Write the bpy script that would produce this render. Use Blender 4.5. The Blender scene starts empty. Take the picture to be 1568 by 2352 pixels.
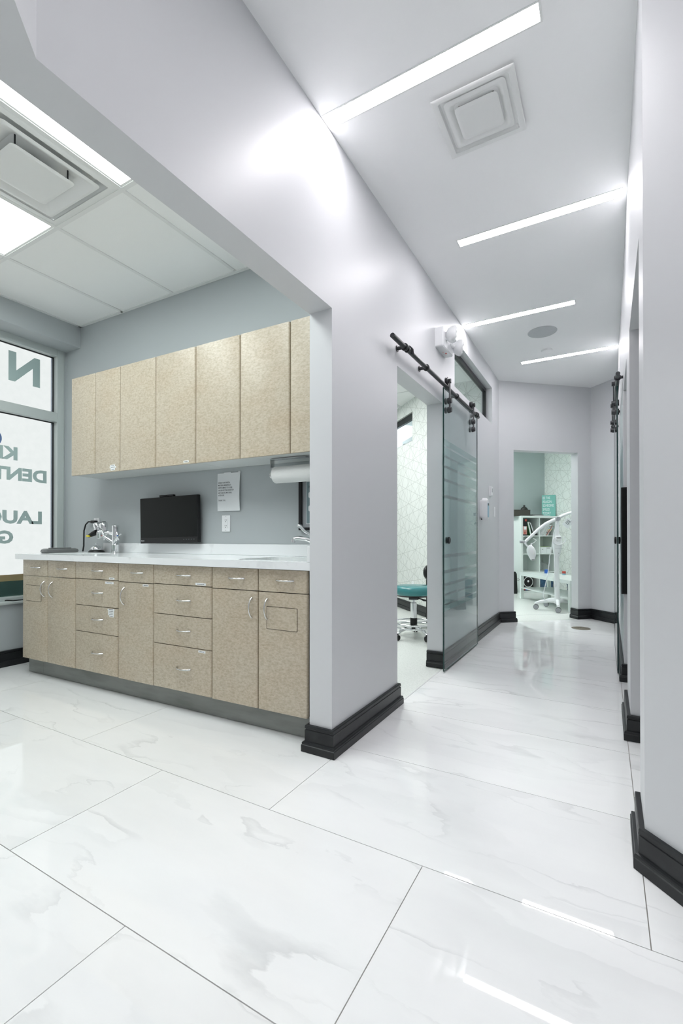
import bpy, math, random
from mathutils import Matrix, Vector
random.seed(7)
SC = bpy.context.scene
COL = SC.collection
PI = math.pi

# ------------------------------------------------------------------ camera
cam_d = bpy.data.cameras.new('camera')
cam = bpy.data.objects.new('camera', cam_d)
COL.objects.link(cam)
SC.camera = cam
YAW = 29.675
PITCH = 0.30
cam_d.sensor_fit = 'VERTICAL'
cam_d.sensor_height = 36.0
cam_d.lens = 1060.0 / 2352.0 * 36.0
cam_d.shift_y = (59.0 - 1060.0 * math.tan(math.radians(PITCH))) / 2352.0
cam_d.clip_start = 0.02
cam.location = (0, 0, 1.02)
cam.rotation_euler = (math.radians(90 + PITCH), 0, math.radians(YAW))

# ------------------------------------------------------------------ world, exposure
W = bpy.data.worlds.new('world')
SC.world = W
W.use_nodes = True
W.node_tree.nodes['Background'].inputs[0].default_value = (0.85, 0.93, 1.0, 1)
W.node_tree.nodes['Background'].inputs[1].default_value = 1.0
SC.view_settings.view_transform = 'Standard'
SC.view_settings.look = 'None'
SC.view_settings.gamma = 1.0
SC.view_settings.use_curve_mapping = False
SC.view_settings.exposure = 1.26
SC.cycles.max_bounces = 16
SC.cycles.diffuse_bounces = 10
SC.cycles.transparent_max_bounces = 16
SC.cycles.caustics_reflective = False
SC.cycles.caustics_refractive = False
E_STRIP = 19.5      # corridor linear lights
E_PANEL = 5.6       # ceiling troffers in the cabinet room
E_OP = 9.0          # troffers and added fill panels in the two rooms beyond the doors
E_WIN = 0.385        # daylight glowing through the frosted window film
C_STRIP = (1.0, 0.965, 1.0)
C_PANEL = (0.93, 1.0, 0.985)

# ------------------------------------------------------------------ materials
def srgb(r, g, b):
    f = lambda c: (c / 255 / 12.92) if c / 255 <= 0.04045 else ((c / 255 + 0.055) / 1.055) ** 2.4
    return (f(r), f(g), f(b), 1.0)

MATS = {}
def mat(name, color, rough=0.5, metal=0.0, spec=0.5, **kw):
    m = bpy.data.materials.new(name)
    m.use_nodes = True
    nt = m.node_tree
    b = nt.nodes['Principled BSDF']
    c = color if len(color) == 4 else (*color, 1)
    b.inputs['Base Color'].default_value = c
    b.inputs['Roughness'].default_value = rough
    b.inputs['Metallic'].default_value = metal
    b.inputs['Specular IOR Level'].default_value = spec
    for k, v in kw.items():
        b.inputs[k.replace('_', ' ')].default_value = v
    MATS[name] = m
    return m

def N(m, kind, **kw):
    n = m.node_tree.nodes.new(kind)
    for k, v in kw.items():
        setattr(n, k, v)
    return n
def L(m, a, b):
    m.node_tree.links.new(a, b)
def bsdf(m):
    return m.node_tree.nodes['Principled BSDF']

def noise_mix(m, c1, c2, scale, detail=4, lo=0.35, hi=0.65, coord='Object', stretch=None, dist=0.0):
    tc = N(m, 'ShaderNodeTexCoord')
    src = tc.outputs[coord]
    if stretch:
        mp = N(m, 'ShaderNodeMapping')
        mp.inputs['Scale'].default_value = stretch
        L(m, src, mp.inputs['Vector'])
        src = mp.outputs[0]
    nz = N(m, 'ShaderNodeTexNoise')
    nz.inputs['Scale'].default_value = scale
    nz.inputs['Detail'].default_value = detail
    nz.inputs['Distortion'].default_value = dist
    L(m, src, nz.inputs['Vector'])
    mr = N(m, 'ShaderNodeMapRange')
    mr.inputs['From Min'].default_value = lo
    mr.inputs['From Max'].default_value = hi
    L(m, nz.outputs['Fac'], mr.inputs['Value'])
    mx = N(m, 'ShaderNodeMix', data_type='RGBA')
    mx.inputs[6].default_value = c1
    mx.inputs[7].default_value = c2
    L(m, mr.outputs[0], mx.inputs[0])
    L(m, mx.outputs[2], bsdf(m).inputs['Base Color'])
    return mx, nz, src

def bump(m, fac_socket, strength=0.1, distance=0.002):
    b = N(m, 'ShaderNodeBump')
    b.inputs['Strength'].default_value = strength
    b.inputs['Distance'].default_value = distance
    L(m, fac_socket, b.inputs['Height'])
    L(m, b.outputs[0], bsdf(m).inputs['Normal'])

def paint(name, c, rough=0.5):
    m = mat(name, c, rough, spec=0.35)
    tc = N(m, 'ShaderNodeTexCoord')
    nz = N(m, 'ShaderNodeTexNoise')
    nz.inputs['Scale'].default_value = 260
    L(m, tc.outputs['Object'], nz.inputs['Vector'])
    bump(m, nz.outputs['Fac'], 0.06, 0.0008)
    return m
paint('wall_paint', (0.605, 0.613, 0.626), 0.42)
paint('shaded_wall_paint', (0.415, 0.445, 0.455), 0.45)  # darker copy of wall_paint; the cabinet room's dimness is put into the colour
paint('ceiling_paint', (0.88, 0.885, 0.885), 0.65)
paint('teal_grey_paint', (0.43, 0.485, 0.485), 0.5)

def laminate():
    m = mat('laminate', (0.6, 0.5, 0.4, 1), 0.34, spec=0.45)
    mx, nz, src = noise_mix(m, srgb(194, 184, 166), srgb(168, 155, 134), 62, 6, 0.34, 0.76, stretch=(1, 1, 1.7))
    n2 = N(m, 'ShaderNodeTexNoise')
    n2.inputs['Scale'].default_value = 150
    n2.inputs['Detail'].default_value = 3
    L(m, src, n2.inputs['Vector'])
    mr = N(m, 'ShaderNodeMapRange')
    mr.inputs['From Min'].default_value = 0.56
    mr.inputs['From Max'].default_value = 0.80
    mr.inputs['To Max'].default_value = 0.55
    L(m, n2.outputs['Fac'], mr.inputs['Value'])
    mx2 = N(m, 'ShaderNodeMix', data_type='RGBA')
    mx2.inputs[7].default_value = srgb(140, 122, 98)
    L(m, mr.outputs[0], mx2.inputs[0])
    L(m, mx.outputs[2], mx2.inputs[6])
    n3 = N(m, 'ShaderNodeTexNoise')
    n3.inputs['Scale'].default_value = 4.0
    L(m, src, n3.inputs['Vector'])
    mx3 = N(m, 'ShaderNodeMix', data_type='RGBA', blend_type='MULTIPLY')
    mr3 = N(m, 'ShaderNodeMapRange')
    mr3.inputs['From Min'].default_value = 0.45
    mr3.inputs['From Max'].default_value = 0.75
    mr3.inputs['To Max'].default_value = 0.5
    L(m, n3.outputs['Fac'], mr3.inputs['Value'])
    L(m, mr3.outputs[0], mx3.inputs[0])
    L(m, mx2.outputs[2], mx3.inputs[6])
    mx3.inputs[7].default_value = (0.93, 0.86, 0.80, 1)
    L(m, mx3.outputs[2], bsdf(m).inputs['Base Color'])
laminate()

def marble():
    m = mat('marble_tile', (0.86, 0.87, 0.87, 1), 0.02, spec=0.5)
    tc = N(m, 'ShaderNodeTexCoord')
    oi = N(m, 'ShaderNodeObjectInfo')
    mul = N(m, 'ShaderNodeMath', operation='MULTIPLY')
    mul.inputs[1].default_value = 37.0
    L(m, oi.outputs['Random'], mul.inputs[0])
    cmb = N(m, 'ShaderNodeCombineXYZ')
    L(m, mul.outputs[0], cmb.inputs[0])
    L(m, mul.outputs[0], cmb.inputs[1])
    L(m, mul.outputs[0], cmb.inputs[2])
    add = N(m, 'ShaderNodeVectorMath', operation='ADD')
    L(m, tc.outputs['Object'], add.inputs[0])
    L(m, cmb.outputs[0], add.inputs[1])
    mp = N(m, 'ShaderNodeMapping')
    mp.inputs['Rotation'].default_value = (0, 0, 0.22)
    mp.inputs['Scale'].default_value = (0.8, 2.3, 1)
    L(m, add.outputs[0], mp.inputs[0])
    # warp
    nw = N(m, 'ShaderNodeTexNoise')
    nw.inputs['Scale'].default_value = 1.5
    nw.inputs['Detail'].default_value = 7
    nw.inputs['Roughness'].default_value = 0.58
    L(m, mp.outputs[0], nw.inputs['Vector'])
    ws = N(m, 'ShaderNodeVectorMath', operation='SCALE')
    ws.inputs['Scale'].default_value = 0.55
    L(m, nw.outputs['Color'], ws.inputs[0])
    wa = N(m, 'ShaderNodeVectorMath', operation='ADD')
    L(m, mp.outputs[0], wa.inputs[0])
    L(m, ws.outputs[0], wa.inputs[1])
    total = None
    # feathered veins: crisp on one flank, washed out on the other
    for (sc_, iso, wid, mlo, mhi, amp, off) in ((1.0, 0.47, 0.030, 0.44, 0.64, 0.34, 0.0), (1.5, 0.55, 0.018, 0.45, 0.65, 0.30, 5.3), (0.7, 0.52, 0.075, 0.35, 0.65, 0.11, 9.1)):
        sh = N(m, 'ShaderNodeVectorMath', operation='ADD')
        sh.inputs[1].default_value = (off, off * 0.7, 0)
        L(m, wa.outputs[0], sh.inputs[0])
        nv = N(m, 'ShaderNodeTexNoise')
        nv.inputs['Scale'].default_value = sc_
        nv.inputs['Detail'].default_value = 2.5
        nv.inputs['Roughness'].default_value = 0.45
        L(m, sh.outputs[0], nv.inputs['Vector'])
        r1 = N(m, 'ShaderNodeMapRange')
        r1.inputs['From Min'].default_value = iso
        r1.inputs['From Max'].default_value = iso + wid
        r1.inputs['To Min'].default_value = 1.0
        r1.inputs['To Max'].default_value = 0.0
        L(m, nv.outputs['Fac'], r1.inputs['Value'])
        gt = N(m, 'ShaderNodeMapRange')
        gt.inputs['From Min'].default_value = iso - 0.004
        gt.inputs['From Max'].default_value = iso
        L(m, nv.outputs['Fac'], gt.inputs['Value'])
        ve = N(m, 'ShaderNodeMath', operation='MULTIPLY')
        L(m, r1.outputs[0], ve.inputs[0])
        L(m, gt.outputs[0], ve.inputs[1])
        nm = N(m, 'ShaderNodeTexNoise')
        nm.inputs['Scale'].default_value = 2.2
        L(m, sh.outputs[0], nm.inputs['Vector'])
        rm = N(m, 'ShaderNodeMapRange')
        rm.inputs['From Min'].default_value = mlo
        rm.inputs['From Max'].default_value = mhi
        rm.inputs['To Max'].default_value = amp
        L(m, nm.outputs['Fac'], rm.inputs['Value'])
        v2 = N(m, 'ShaderNodeMath', operation='MULTIPLY')
        L(m, ve.outputs[0], v2.inputs[0])
        L(m, rm.outputs[0], v2.inputs[1])
        if total is None:
            total = v2.outputs[0]
        else:
            mxx = N(m, 'ShaderNodeMath', operation='MAXIMUM')
            L(m, total, mxx.inputs[0])
            L(m, v2.outputs[0], mxx.inputs[1])
            total = mxx.outputs[0]
    # soft clouds
    cl = N(m, 'ShaderNodeMapRange')
    cl.inputs['From Min'].default_value = 0.35
    cl.inputs['From Max'].default_value = 0.68
    L(m, nw.outputs['Fac'], cl.inputs['Value'])
    mx = N(m, 'ShaderNodeMix', data_type='RGBA')
    mx.inputs[6].default_value = (0.855, 0.858, 0.855, 1)
    mx.inputs[7].default_value = (0.800, 0.804, 0.804, 1)
    L(m, cl.outputs[0], mx.inputs[0])
    m2 = N(m, 'ShaderNodeMix', data_type='RGBA')
    m2.inputs[7].default_value = (0.40, 0.41, 0.41, 1)
    L(m, total, m2.inputs[0])
    L(m, mx.outputs[2], m2.inputs[6])
    L(m, m2.outputs[2], bsdf(m).inputs['Base Color'])
marble()
mat('grout', (0.30, 0.29, 0.27), 0.9)

m = mat('vinyl_floor', (0.72, 0.73, 0.70), 0.3)
noise_mix(m, (0.74, 0.76, 0.73, 1), (0.60, 0.62, 0.59, 1), 90, 3, 0.45, 0.75)
m = mat('quartz', (0.8, 0.81, 0.82), 0.12)
noise_mix(m, (0.80, 0.815, 0.825, 1), (0.62, 0.63, 0.64, 1), 5, 6, 0.58, 0.78, dist=1.5)
m = mat('toe_board', (0.25, 0.26, 0.245), 0.45)
noise_mix(m, (0.27, 0.28, 0.265, 1), (0.19, 0.20, 0.185, 1), 9, 6, 0.4, 0.7, stretch=(0.35, 1, 2))
m = mat('black_trim', (0.012, 0.013, 0.014), 0.34, spec=0.35)
noise_mix(m, (0.011, 0.012, 0.014, 1), (0.018, 0.020, 0.021, 1), 12, 4)
mat('carcass_white', (0.62, 0.64, 0.63), 0.4)
mat('dark_gap', (0.05, 0.035, 0.025), 0.7)
mat('chrome', (0.82, 0.83, 0.84), 0.09, 1.0)
mat('satin_chrome', (0.72, 0.72, 0.72), 0.2, 1.0)
mat('dark_steel', (0.045, 0.047, 0.05), 0.32, 0.6)
mat('black_plastic', (0.010, 0.010, 0.011), 0.4, spec=0.35)
mat('screen_black', (0.006, 0.007, 0.007), 0.3, spec=0.2)
mat('grey_plastic', (0.16, 0.165, 0.165), 0.4)
mat('mid_grey', (0.33, 0.34, 0.36), 0.4)
mat('white_plastic', (0.78, 0.79, 0.80), 0.3)
mat('white_metal', (0.74, 0.75, 0.74), 0.35)
mat('white_lacquer', (0.72, 0.76, 0.74), 0.25)
mat('paper', (0.72, 0.74, 0.75), 0.7)
mat('ink', (0.05, 0.055, 0.06), 0.7)
mat('label_white', (0.80, 0.82, 0.83), 0.5)
mat('window_frame', (0.46, 0.50, 0.49), 0.4)
mat('gasket', (0.02, 0.022, 0.025), 0.5)
mat('alu', (0.6, 0.62, 0.7), 0.25, 0.9)
mat('letter_green', (0.36, 0.46, 0.45), 0.6)  # lightened: the daylight behind the vinyl is put into its colour
mat('blue_mark', (0.10, 0.16, 0.32), 0.5)
mat('teal_vinyl', (0.045, 0.215, 0.225), 0.24)
mat('brass', (0.28, 0.25, 0.19), 0.4, 0.8)
mat('red_led', (0.8, 0.1, 0.08), 0.4)
mat('yellow', (0.75, 0.62, 0.03), 0.5)
mat('blue_plastic', (0.02, 0.10, 0.42), 0.35)
mat('blue_bin', (0.03, 0.085, 0.17), 0.3)
mat('red', (0.45, 0.06, 0.04), 0.5)
mat('salmon', (0.55, 0.26, 0.22), 0.5)
mat('green', (0.04, 0.17, 0.05), 0.5)
mat('lime', (0.35, 0.5, 0.12), 0.5)
mat('canvas_teal', (0.17, 0.44, 0.39), 0.6)
mat('panel_blue', (0.24, 0.46, 0.58), 0.35)
mat('dark_green', (0.03, 0.075, 0.068), 0.12)
mat('wood_tan', (0.50, 0.30, 0.14), 0.5)
mat('poster_blue', (0.20, 0.27, 0.29), 0.4)
mat('dark_bust', (0.02, 0.022, 0.02), 0.45)
m = mat('wicker', (0.06, 0.055, 0.045), 0.7)
tc = N(m, 'ShaderNodeTexCoord')
wv = N(m, 'ShaderNodeTexChecker')
wv.inputs['Scale'].default_value = 160
wv.inputs['Color1'].default_value = (0.10, 0.09, 0.075, 1)
wv.inputs['Color2'].default_value = (0.035, 0.032, 0.028, 1)
L(m, tc.outputs['Object'], wv.inputs['Vector'])
L(m, wv.outputs['Color'], bsdf(m).inputs['Base Color'])
m = mat('paper_towel', (0.74, 0.75, 0.74), 0.9)
tc = N(m, 'ShaderNodeTexCoord')
vo = N(m, 'ShaderNodeTexVoronoi')
vo.inputs['Scale'].default_value = 140
L(m, tc.outputs['Object'], vo.inputs['Vector'])
bump(m, vo.outputs['Distance'], 0.5, 0.002)
m = mat('ceiling_tile', (0.84, 0.85, 0.84), 0.8)
tc = N(m, 'ShaderNodeTexCoord')
nz = N(m, 'ShaderNodeTexNoise')
nz.inputs['Scale'].default_value = 180
nz.inputs['Detail'].default_value = 4
L(m, tc.outputs['Object'], nz.inputs['Vector'])
bump(m, nz.outputs['Fac'], 0.35, 0.002)

def wallpaper():
    """pale paper with fine straight lines crossing at many angles"""
    m = mat('wallpaper', (0.7, 0.74, 0.7), 0.55)
    tc = N(m, 'ShaderNodeTexCoord')
    last = None
    for i, (deg, sc_) in enumerate(((8, 4.6), (33, 6.0), (58, 5.2), (81, 4.4), (107, 5.8), (133, 5.4), (158, 5.0))):
        a = math.radians(deg)
        dt = N(m, 'ShaderNodeVectorMath', operation='DOT_PRODUCT')
        dt.inputs[1].default_value = (math.cos(a), 0, math.sin(a))
        L(m, tc.outputs['Object'], dt.inputs[0])
        ad = N(m, 'ShaderNodeMath', operation='ADD')
        ad.inputs[1].default_value = 3.7 * i
        L(m, dt.outputs['Value'], ad.inputs[0])
        vo = N(m, 'ShaderNodeTexVoronoi', voronoi_dimensions='1D', feature='DISTANCE_TO_EDGE')
        vo.inputs['Scale'].default_value = sc_
        L(m, ad.outputs[0], vo.inputs['W'])
        mr = N(m, 'ShaderNodeMapRange')
        mr.inputs['From Min'].default_value = 0.0044 * sc_ * 0.35
        mr.inputs['From Max'].default_value = 0.0044 * sc_ * 0.6
        mr.inputs['To Min'].default_value = 1.0
        mr.inputs['To Max'].default_value = 0.0
        L(m, vo.outputs['Distance'], mr.inputs['Value'])
        if last is None:
            last = mr.outputs[0]
        else:
            mx = N(m, 'ShaderNodeMath', operation='MAXIMUM')
            L(m, last, mx.inputs[0])
            L(m, mr.outputs[0], mx.inputs[1])
            last = mx.outputs[0]
    mx = N(m, 'ShaderNodeMix', data_type='RGBA')
    mx.inputs[6].default_value = (0.72, 0.745, 0.715, 1)
    mx.inputs[7].default_value = (0.44, 0.46, 0.43, 1)
    L(m, last, mx.inputs[0])
    L(m, mx.outputs[2], bsdf(m).inputs['Base Color'])
wallpaper()

def emis(name, color, strength):
    m = bpy.data.materials.new(name)
    m.use_nodes = True
    nt = m.node_tree
    nt.nodes.remove(nt.nodes['Principled BSDF'])
    e = nt.nodes.new('ShaderNodeEmission')
    e.inputs[0].default_value = (*color, 1)
    e.inputs[1].default_value = strength
    nt.links.new(e.outputs[0], nt.nodes['Material Output'].inputs[0])
    MATS[name] = m
    return m
emis('strip_glow', C_STRIP, E_STRIP)
emis('panel_glow', C_PANEL, E_PANEL)
emis('op_glow', (0.97, 1.0, 0.985), E_OP)
emis('far_fill', (0.97, 1.0, 0.985), E_OP * 0.40)  # added fill for the front of the lamp stand
emis('deep_fill', (0.97, 1.0, 0.985), E_OP * 2.3)  # added strong fill for the far room's back wall
m = emis('film_glow', (0.95, 1.0, 0.985), E_WIN)
e_ = [n for n in m.node_tree.nodes if n.type == 'EMISSION'][0]
tc = N(m, 'ShaderNodeTexCoord')
nz = N(m, 'ShaderNodeTexNoise')
nz.inputs['Scale'].default_value = 22
nz.inputs['Detail'].default_value = 6
L(m, tc.outputs['Object'], nz.inputs['Vector'])
mx = N(m, 'ShaderNodeMix', data_type='RGBA')
mx.inputs[6].default_value = (0.96, 1.0, 0.99, 1)
mx.inputs[7].default_value = (0.86, 0.91, 0.90, 1)
L(m, nz.outputs['Fac'], mx.inputs[0])
L(m, mx.outputs[2], e_.inputs[0])

def glassy(name, tint, clear, rough=0.02, diffuse=(0.6, 0.66, 0.66)):
    """thin architectural sheet: part see-through, part milky, with a surface reflection"""
    m = bpy.data.materials.new(name)
    m.use_nodes = True
    nt = m.node_tree
    nt.nodes.remove(nt.nodes['Principled BSDF'])
    tr = nt.nodes.new('ShaderNodeBsdfTransparent')
    tr.inputs[0].default_value = (*tint, 1)
    df = nt.nodes.new('ShaderNodeBsdfDiffuse')
    df.inputs[0].default_value = (*diffuse, 1)
    tl = nt.nodes.new('ShaderNodeBsdfTranslucent')
    tl.inputs[0].default_value = (*diffuse, 1)
    m0 = nt.nodes.new('ShaderNodeMixShader')
    m0.inputs[0].default_value = 0.4
    nt.links.new(df.outputs[0], m0.inputs[1])
    nt.links.new(tl.outputs[0], m0.inputs[2])
    m1 = nt.nodes.new('ShaderNodeMixShader')
    m1.inputs[0].default_value = clear
    nt.links.new(m0.outputs[0], m1.inputs[1])
    nt.links.new(tr.outputs[0], m1.inputs[2])
    gl = nt.nodes.new('ShaderNodeBsdfGlossy')
    gl.inputs['Roughness'].default_value = rough
    fr = nt.nodes.new('ShaderNodeFresnel')
    fr.inputs[0].default_value = 1.45
    m2 = nt.nodes.new('ShaderNodeMixShader')
    ge = nt.nodes.new('ShaderNodeNewGeometry')
    mu = nt.nodes.new('ShaderNodeMath')
    mu.operation = 'SUBTRACT'
    mu.use_clamp = True
    nt.links.new(fr.outputs[0], mu.inputs[0])
    nt.links.new(ge.outputs['Backfacing'], mu.inputs[1])
    nt.links.new(mu.outputs[0], m2.inputs[0])
    nt.links.new(m1.outputs[0], m2.inputs[1])
    nt.links.new(gl.outputs[0], m2.inputs[2])
    nt.links.new(m2.outputs[0], nt.nodes['Material Output'].inputs[0])
    MATS[name] = m
glassy('clear_glass', (0.93, 0.965, 0.96), 0.985)
glassy('frost_film', (0.90, 0.94, 0.94), 0.45, 0.25, (0.66, 0.77, 0.77))
glassy('window_clear', (0.9, 0.96, 0.94), 0.95)
glassy('plastic_bag', (0.95, 0.96, 0.96), 0.72, 0.1, (0.7, 0.72, 0.72))
mat('glass_edge', (0.008, 0.035, 0.033), 0.15)

# ------------------------------------------------------------------ mesh helpers
class MB:
    def __init__(s):
        s.v = []
        s.f = []
    def add(s, vs, fs):
        o = len(s.v)
        s.v += [tuple(v) for v in vs]
        s.f += [tuple(i + o for i in f) for f in fs]
        return s
    def box(s, x0, x1, y0, y1, z0, z1):
        vs = [(x, y, z) for z in (z0, z1) for y in (y0, y1) for x in (x0, x1)]
        return s.add(vs, [(0, 2, 3, 1), (4, 5, 7, 6), (0, 1, 5, 4), (2, 6, 7, 3), (0, 4, 6, 2), (1, 3, 7, 5)])
    def prism(s, poly, z0, z1, M=None):
        """poly: CCW list of (x, y)"""
        n = len(poly)
        vs = [Vector((p[0], p[1], z0)) for p in poly] + [Vector((p[0], p[1], z1)) for p in poly]
        if M:
            vs = [M @ v for v in vs]
        fs = [tuple(range(n - 1, -1, -1)), tuple(range(n, 2 * n))]
        fs += [(i, (i + 1) % n, n + (i + 1) % n, n + i) for i in range(n)]
        return s.add(vs, fs)
    def tube(s, pts, r, seg=10, cap=True):
        pts = [Vector(p) for p in pts]
        n = len(pts)
        rs = r if isinstance(r, (list, tuple)) else [r] * n
        prev = None
        rings = []
        for i, p in enumerate(pts):
            t = (pts[min(i + 1, n - 1)] - pts[max(i - 1, 0)]).normalized()
            if prev is None:
                a = Vector((0, 0, 1)) if abs(t.z) < 0.9 else Vector((1, 0, 0))
                u = t.cross(a).normalized()
            else:
                u = (prev - t * prev.dot(t)).normalized()
            w = t.cross(u)
            prev = u
            rings.append([p + (u * math.cos(2 * PI * k / seg) + w * math.sin(2 * PI * k / seg)) * rs[i] for k in range(seg)])
        vs = [v for ring in rings for v in ring]
        fs = []
        for i in range(n - 1):
            for k in range(seg):
                a, b = i * seg + k, i * seg + (k + 1) % seg
                fs.append((a, b, b + seg, a + seg))
        if cap:
            fs.append(tuple(range(seg - 1, -1, -1)))
            fs.append(tuple((n - 1) * seg + k for k in range(seg)))
        return s.add(vs, fs)
    def cyl(s, p0, p1, r, seg=20):
        return s.tube([p0, p1], r, seg)
    def lathe(s, prof, seg=24, M=None):
        """prof: list of (r, z) bottom to top, about z"""
        vs = []
        for r, z in prof:
            for k in range(seg):
                a = 2 * PI * k / seg
                vs.append(Vector((r * math.cos(a), r * math.sin(a), z)))
        if M:
            vs = [M @ v for v in vs]
        n = len(prof)
        fs = []
        for i in range(n - 1):
            for k in range(seg):
                a, b = i * seg + k, i * seg + (k + 1) % seg
                fs.append((a, b, b + seg, a + seg))
        fs.append(tuple(range(seg - 1, -1, -1)))
        fs.append(tuple((n - 1) * seg + k for k in range(seg)))
        return s.add(vs, fs)
    def ball(s, c, r, seg=16, rings=8):
        rx, ry, rz = r if isinstance(r, (tuple, list)) else (r, r, r)
        vs, fs = [], []
        for i in range(rings + 1):
            ph = PI * i / rings
            for k in range(seg):
                a = 2 * PI * k / seg
                vs.append((c[0] + rx * math.sin(ph) * math.cos(a), c[1] + ry * math.sin(ph) * math.sin(a), c[2] - rz * math.cos(ph)))
        for i in range(rings):
            for k in range(seg):
                a, b = i * seg + k, i * seg + (k + 1) % seg
                fs.append((a, b, b + seg, a + seg))
        return s.add(vs, fs)
    def loft(s, rings, cap=True):
        n = len(rings[0])
        vs = [v for r in rings for v in r]
        fs = []
        for i in range(len(rings) - 1):
            for k in range(n):
                a, b = i * n + k, i * n + (k + 1) % n
                fs.append((a, b, b + n, a + n))
        if cap:
            fs.append(tuple(range(n - 1, -1, -1)))
            fs.append(tuple((len(rings) - 1) * n + k for k in range(n)))
        return s.add(vs, fs)
    def mesh(s, name, material, smooth=None):
        me = bpy.data.meshes.new(name)
        me.from_pydata(s.v, [], s.f)
        me.update()
        me.materials.append(MATS[material])
        import bmesh
        b = bmesh.new()
        b.from_mesh(me)
        bmesh.ops.recalc_face_normals(b, faces=b.faces)
        b.to_mesh(me)
        b.free()
        if smooth is not None:
            me.polygons.foreach_set('use_smooth', [True] * len(me.polygons))
            me.set_sharp_from_angle(angle=math.radians(smooth))
        return me
    def build(s, name, material, parent=None, smooth=None, bevel=0.0, seg=2):
        o = bpy.data.objects.new(name, s.mesh(name, material, smooth))
        COL.objects.link(o)
        if parent:
            o.parent = parent
        if bevel:
            md = o.modifiers.new('bevel', 'BEVEL')
            md.width = bevel
            md.segments = seg
            md.limit_method = 'ANGLE'
            md.angle_limit = math.radians(40)
        return o

def B(x0, x1, y0, y1, z0, z1):
    return MB().box(x0, x1, y0, y1, z0, z1)

def empty(name, M):
    o = bpy.data.objects.new(name, None)
    COL.objects.link(o)
    o.empty_display_size = 0.05
    o.matrix_world = M
    return o
def tag(o, label=None, cat=None, group=None, kind=None):
    if label:
        o['label'] = label
    if cat:
        o['category'] = cat
    if group:
        o['group'] = group
    if kind:
        o['kind'] = kind
    return o
def thing(name, label, cat, M, group=None):
    return tag(empty(name, M), label, cat, group)
def struct(o, label=None):
    return tag(o, label, None, None, 'structure')
def T(x, y, z, rz=0.0):
    return Matrix.Translation((x, y, z)) @ Matrix.Rotation(rz, 4, 'Z')
def copy_tree(o, parent=None):
    c = o.copy()
    COL.objects.link(c)
    c.parent = parent
    for ch in [x for x in bpy.data.objects if x.parent == o]:
        copy_tree(ch, c)
    return c

def rrect(x0, x1, y0, y1, r, seg=5):
    pts = []
    for cx, cy, a0 in ((x1 - r, y0 + r, -90), (x1 - r, y1 - r, 0), (x0 + r, y1 - r, 90), (x0 + r, y0 + r, 180)):
        for k in range(seg + 1):
            a = math.radians(a0 + 90 * k / seg)
            pts.append((cx + r * math.cos(a), cy + r * math.sin(a)))
    return pts

def ringplate(mb, outer, inner, z0, z1, M=None):
    """flat frame between two loops of equal length"""
    n = len(outer)
    vs = [(p[0], p[1], z) for z in (z0, z1) for lp in (outer, inner) for p in lp]
    vs = [Vector(v) for v in vs]
    if M:
        vs = [M @ v for v in vs]
    fs = []
    for i in range(n):
        j = (i + 1) % n
        fs += [(i, j, n + j, n + i), (2 * n + i, 3 * n + i, 3 * n + j, 2 * n + j), (i, 2 * n + i, 2 * n + j, j), (n + i, n + j, 3 * n + j, 3 * n + i)]
    return mb.add(vs, fs)

DG = None
def text_mb(body, height, M, depth=0.001, bold=0.0, align='LEFT', mirror=False, stretch=1.0, spacing=1.0):
    """lettering as a mesh builder; capitals are `height` tall"""
    cu = bpy.data.curves.new('tmp_text', 'FONT')
    cu.body = body
    cu.size = height / 0.69
    cu.extrude = depth / 2
    cu.offset = bold * height
    cu.align_x = align
    cu.space_character = spacing
    cu.resolution_u = 3
    o = bpy.data.objects.new('tmp_text', cu)
    COL.objects.link(o)
    bpy.context.view_layer.update()
    me = bpy.data.meshes.new_from_object(o.evaluated_get(bpy.context.evaluated_depsgraph_get()))
    mb = MB()
    sx = (-1 if mirror else 1) * stretch
    mb.add([M @ Vector((v.co.x * sx, v.co.y, v.co.z)) for v in me.vertices], [tuple(p.vertices) for p in me.polygons])
    bpy.data.objects.remove(o)
    bpy.data.curves.remove(cu)
    bpy.data.meshes.remove(me)
    return mb
def facing(x, y, z, rz=0.0):
    """text plane: x to the right, y up, looking toward local -y of a wall"""
    return Matrix.Translation((x, y, z)) @ Matrix.Rotation(rz, 4, 'Z') @ Matrix.Rotation(PI / 2, 4, 'X')

# ------------------------------------------------------------------ the setting
XL, XLI = -1.107, -1.231           # corridor left wall: corridor face, room face
H = 2.92                           # corridor ceiling
HR = 2.866                         # suspended ceiling in the cabinet room
HO = 2.945
KM = T(-1.335, 1.956, 0, math.radians(1.5655))     # cabinet frame: x along run, y into the wall
RA = math.radians(41.843)
RM = T(-1.117, 5.767, 0, RA)                        # far room: x along its door wall, y into the room
def Rw(s, e):
    v = RM @ Vector((s, e, 0))
    return (v.x, v.y)
def Kw(x, y):
    v = KM @ Vector((x, y, 0))
    return (v.x, v.y)

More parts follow.
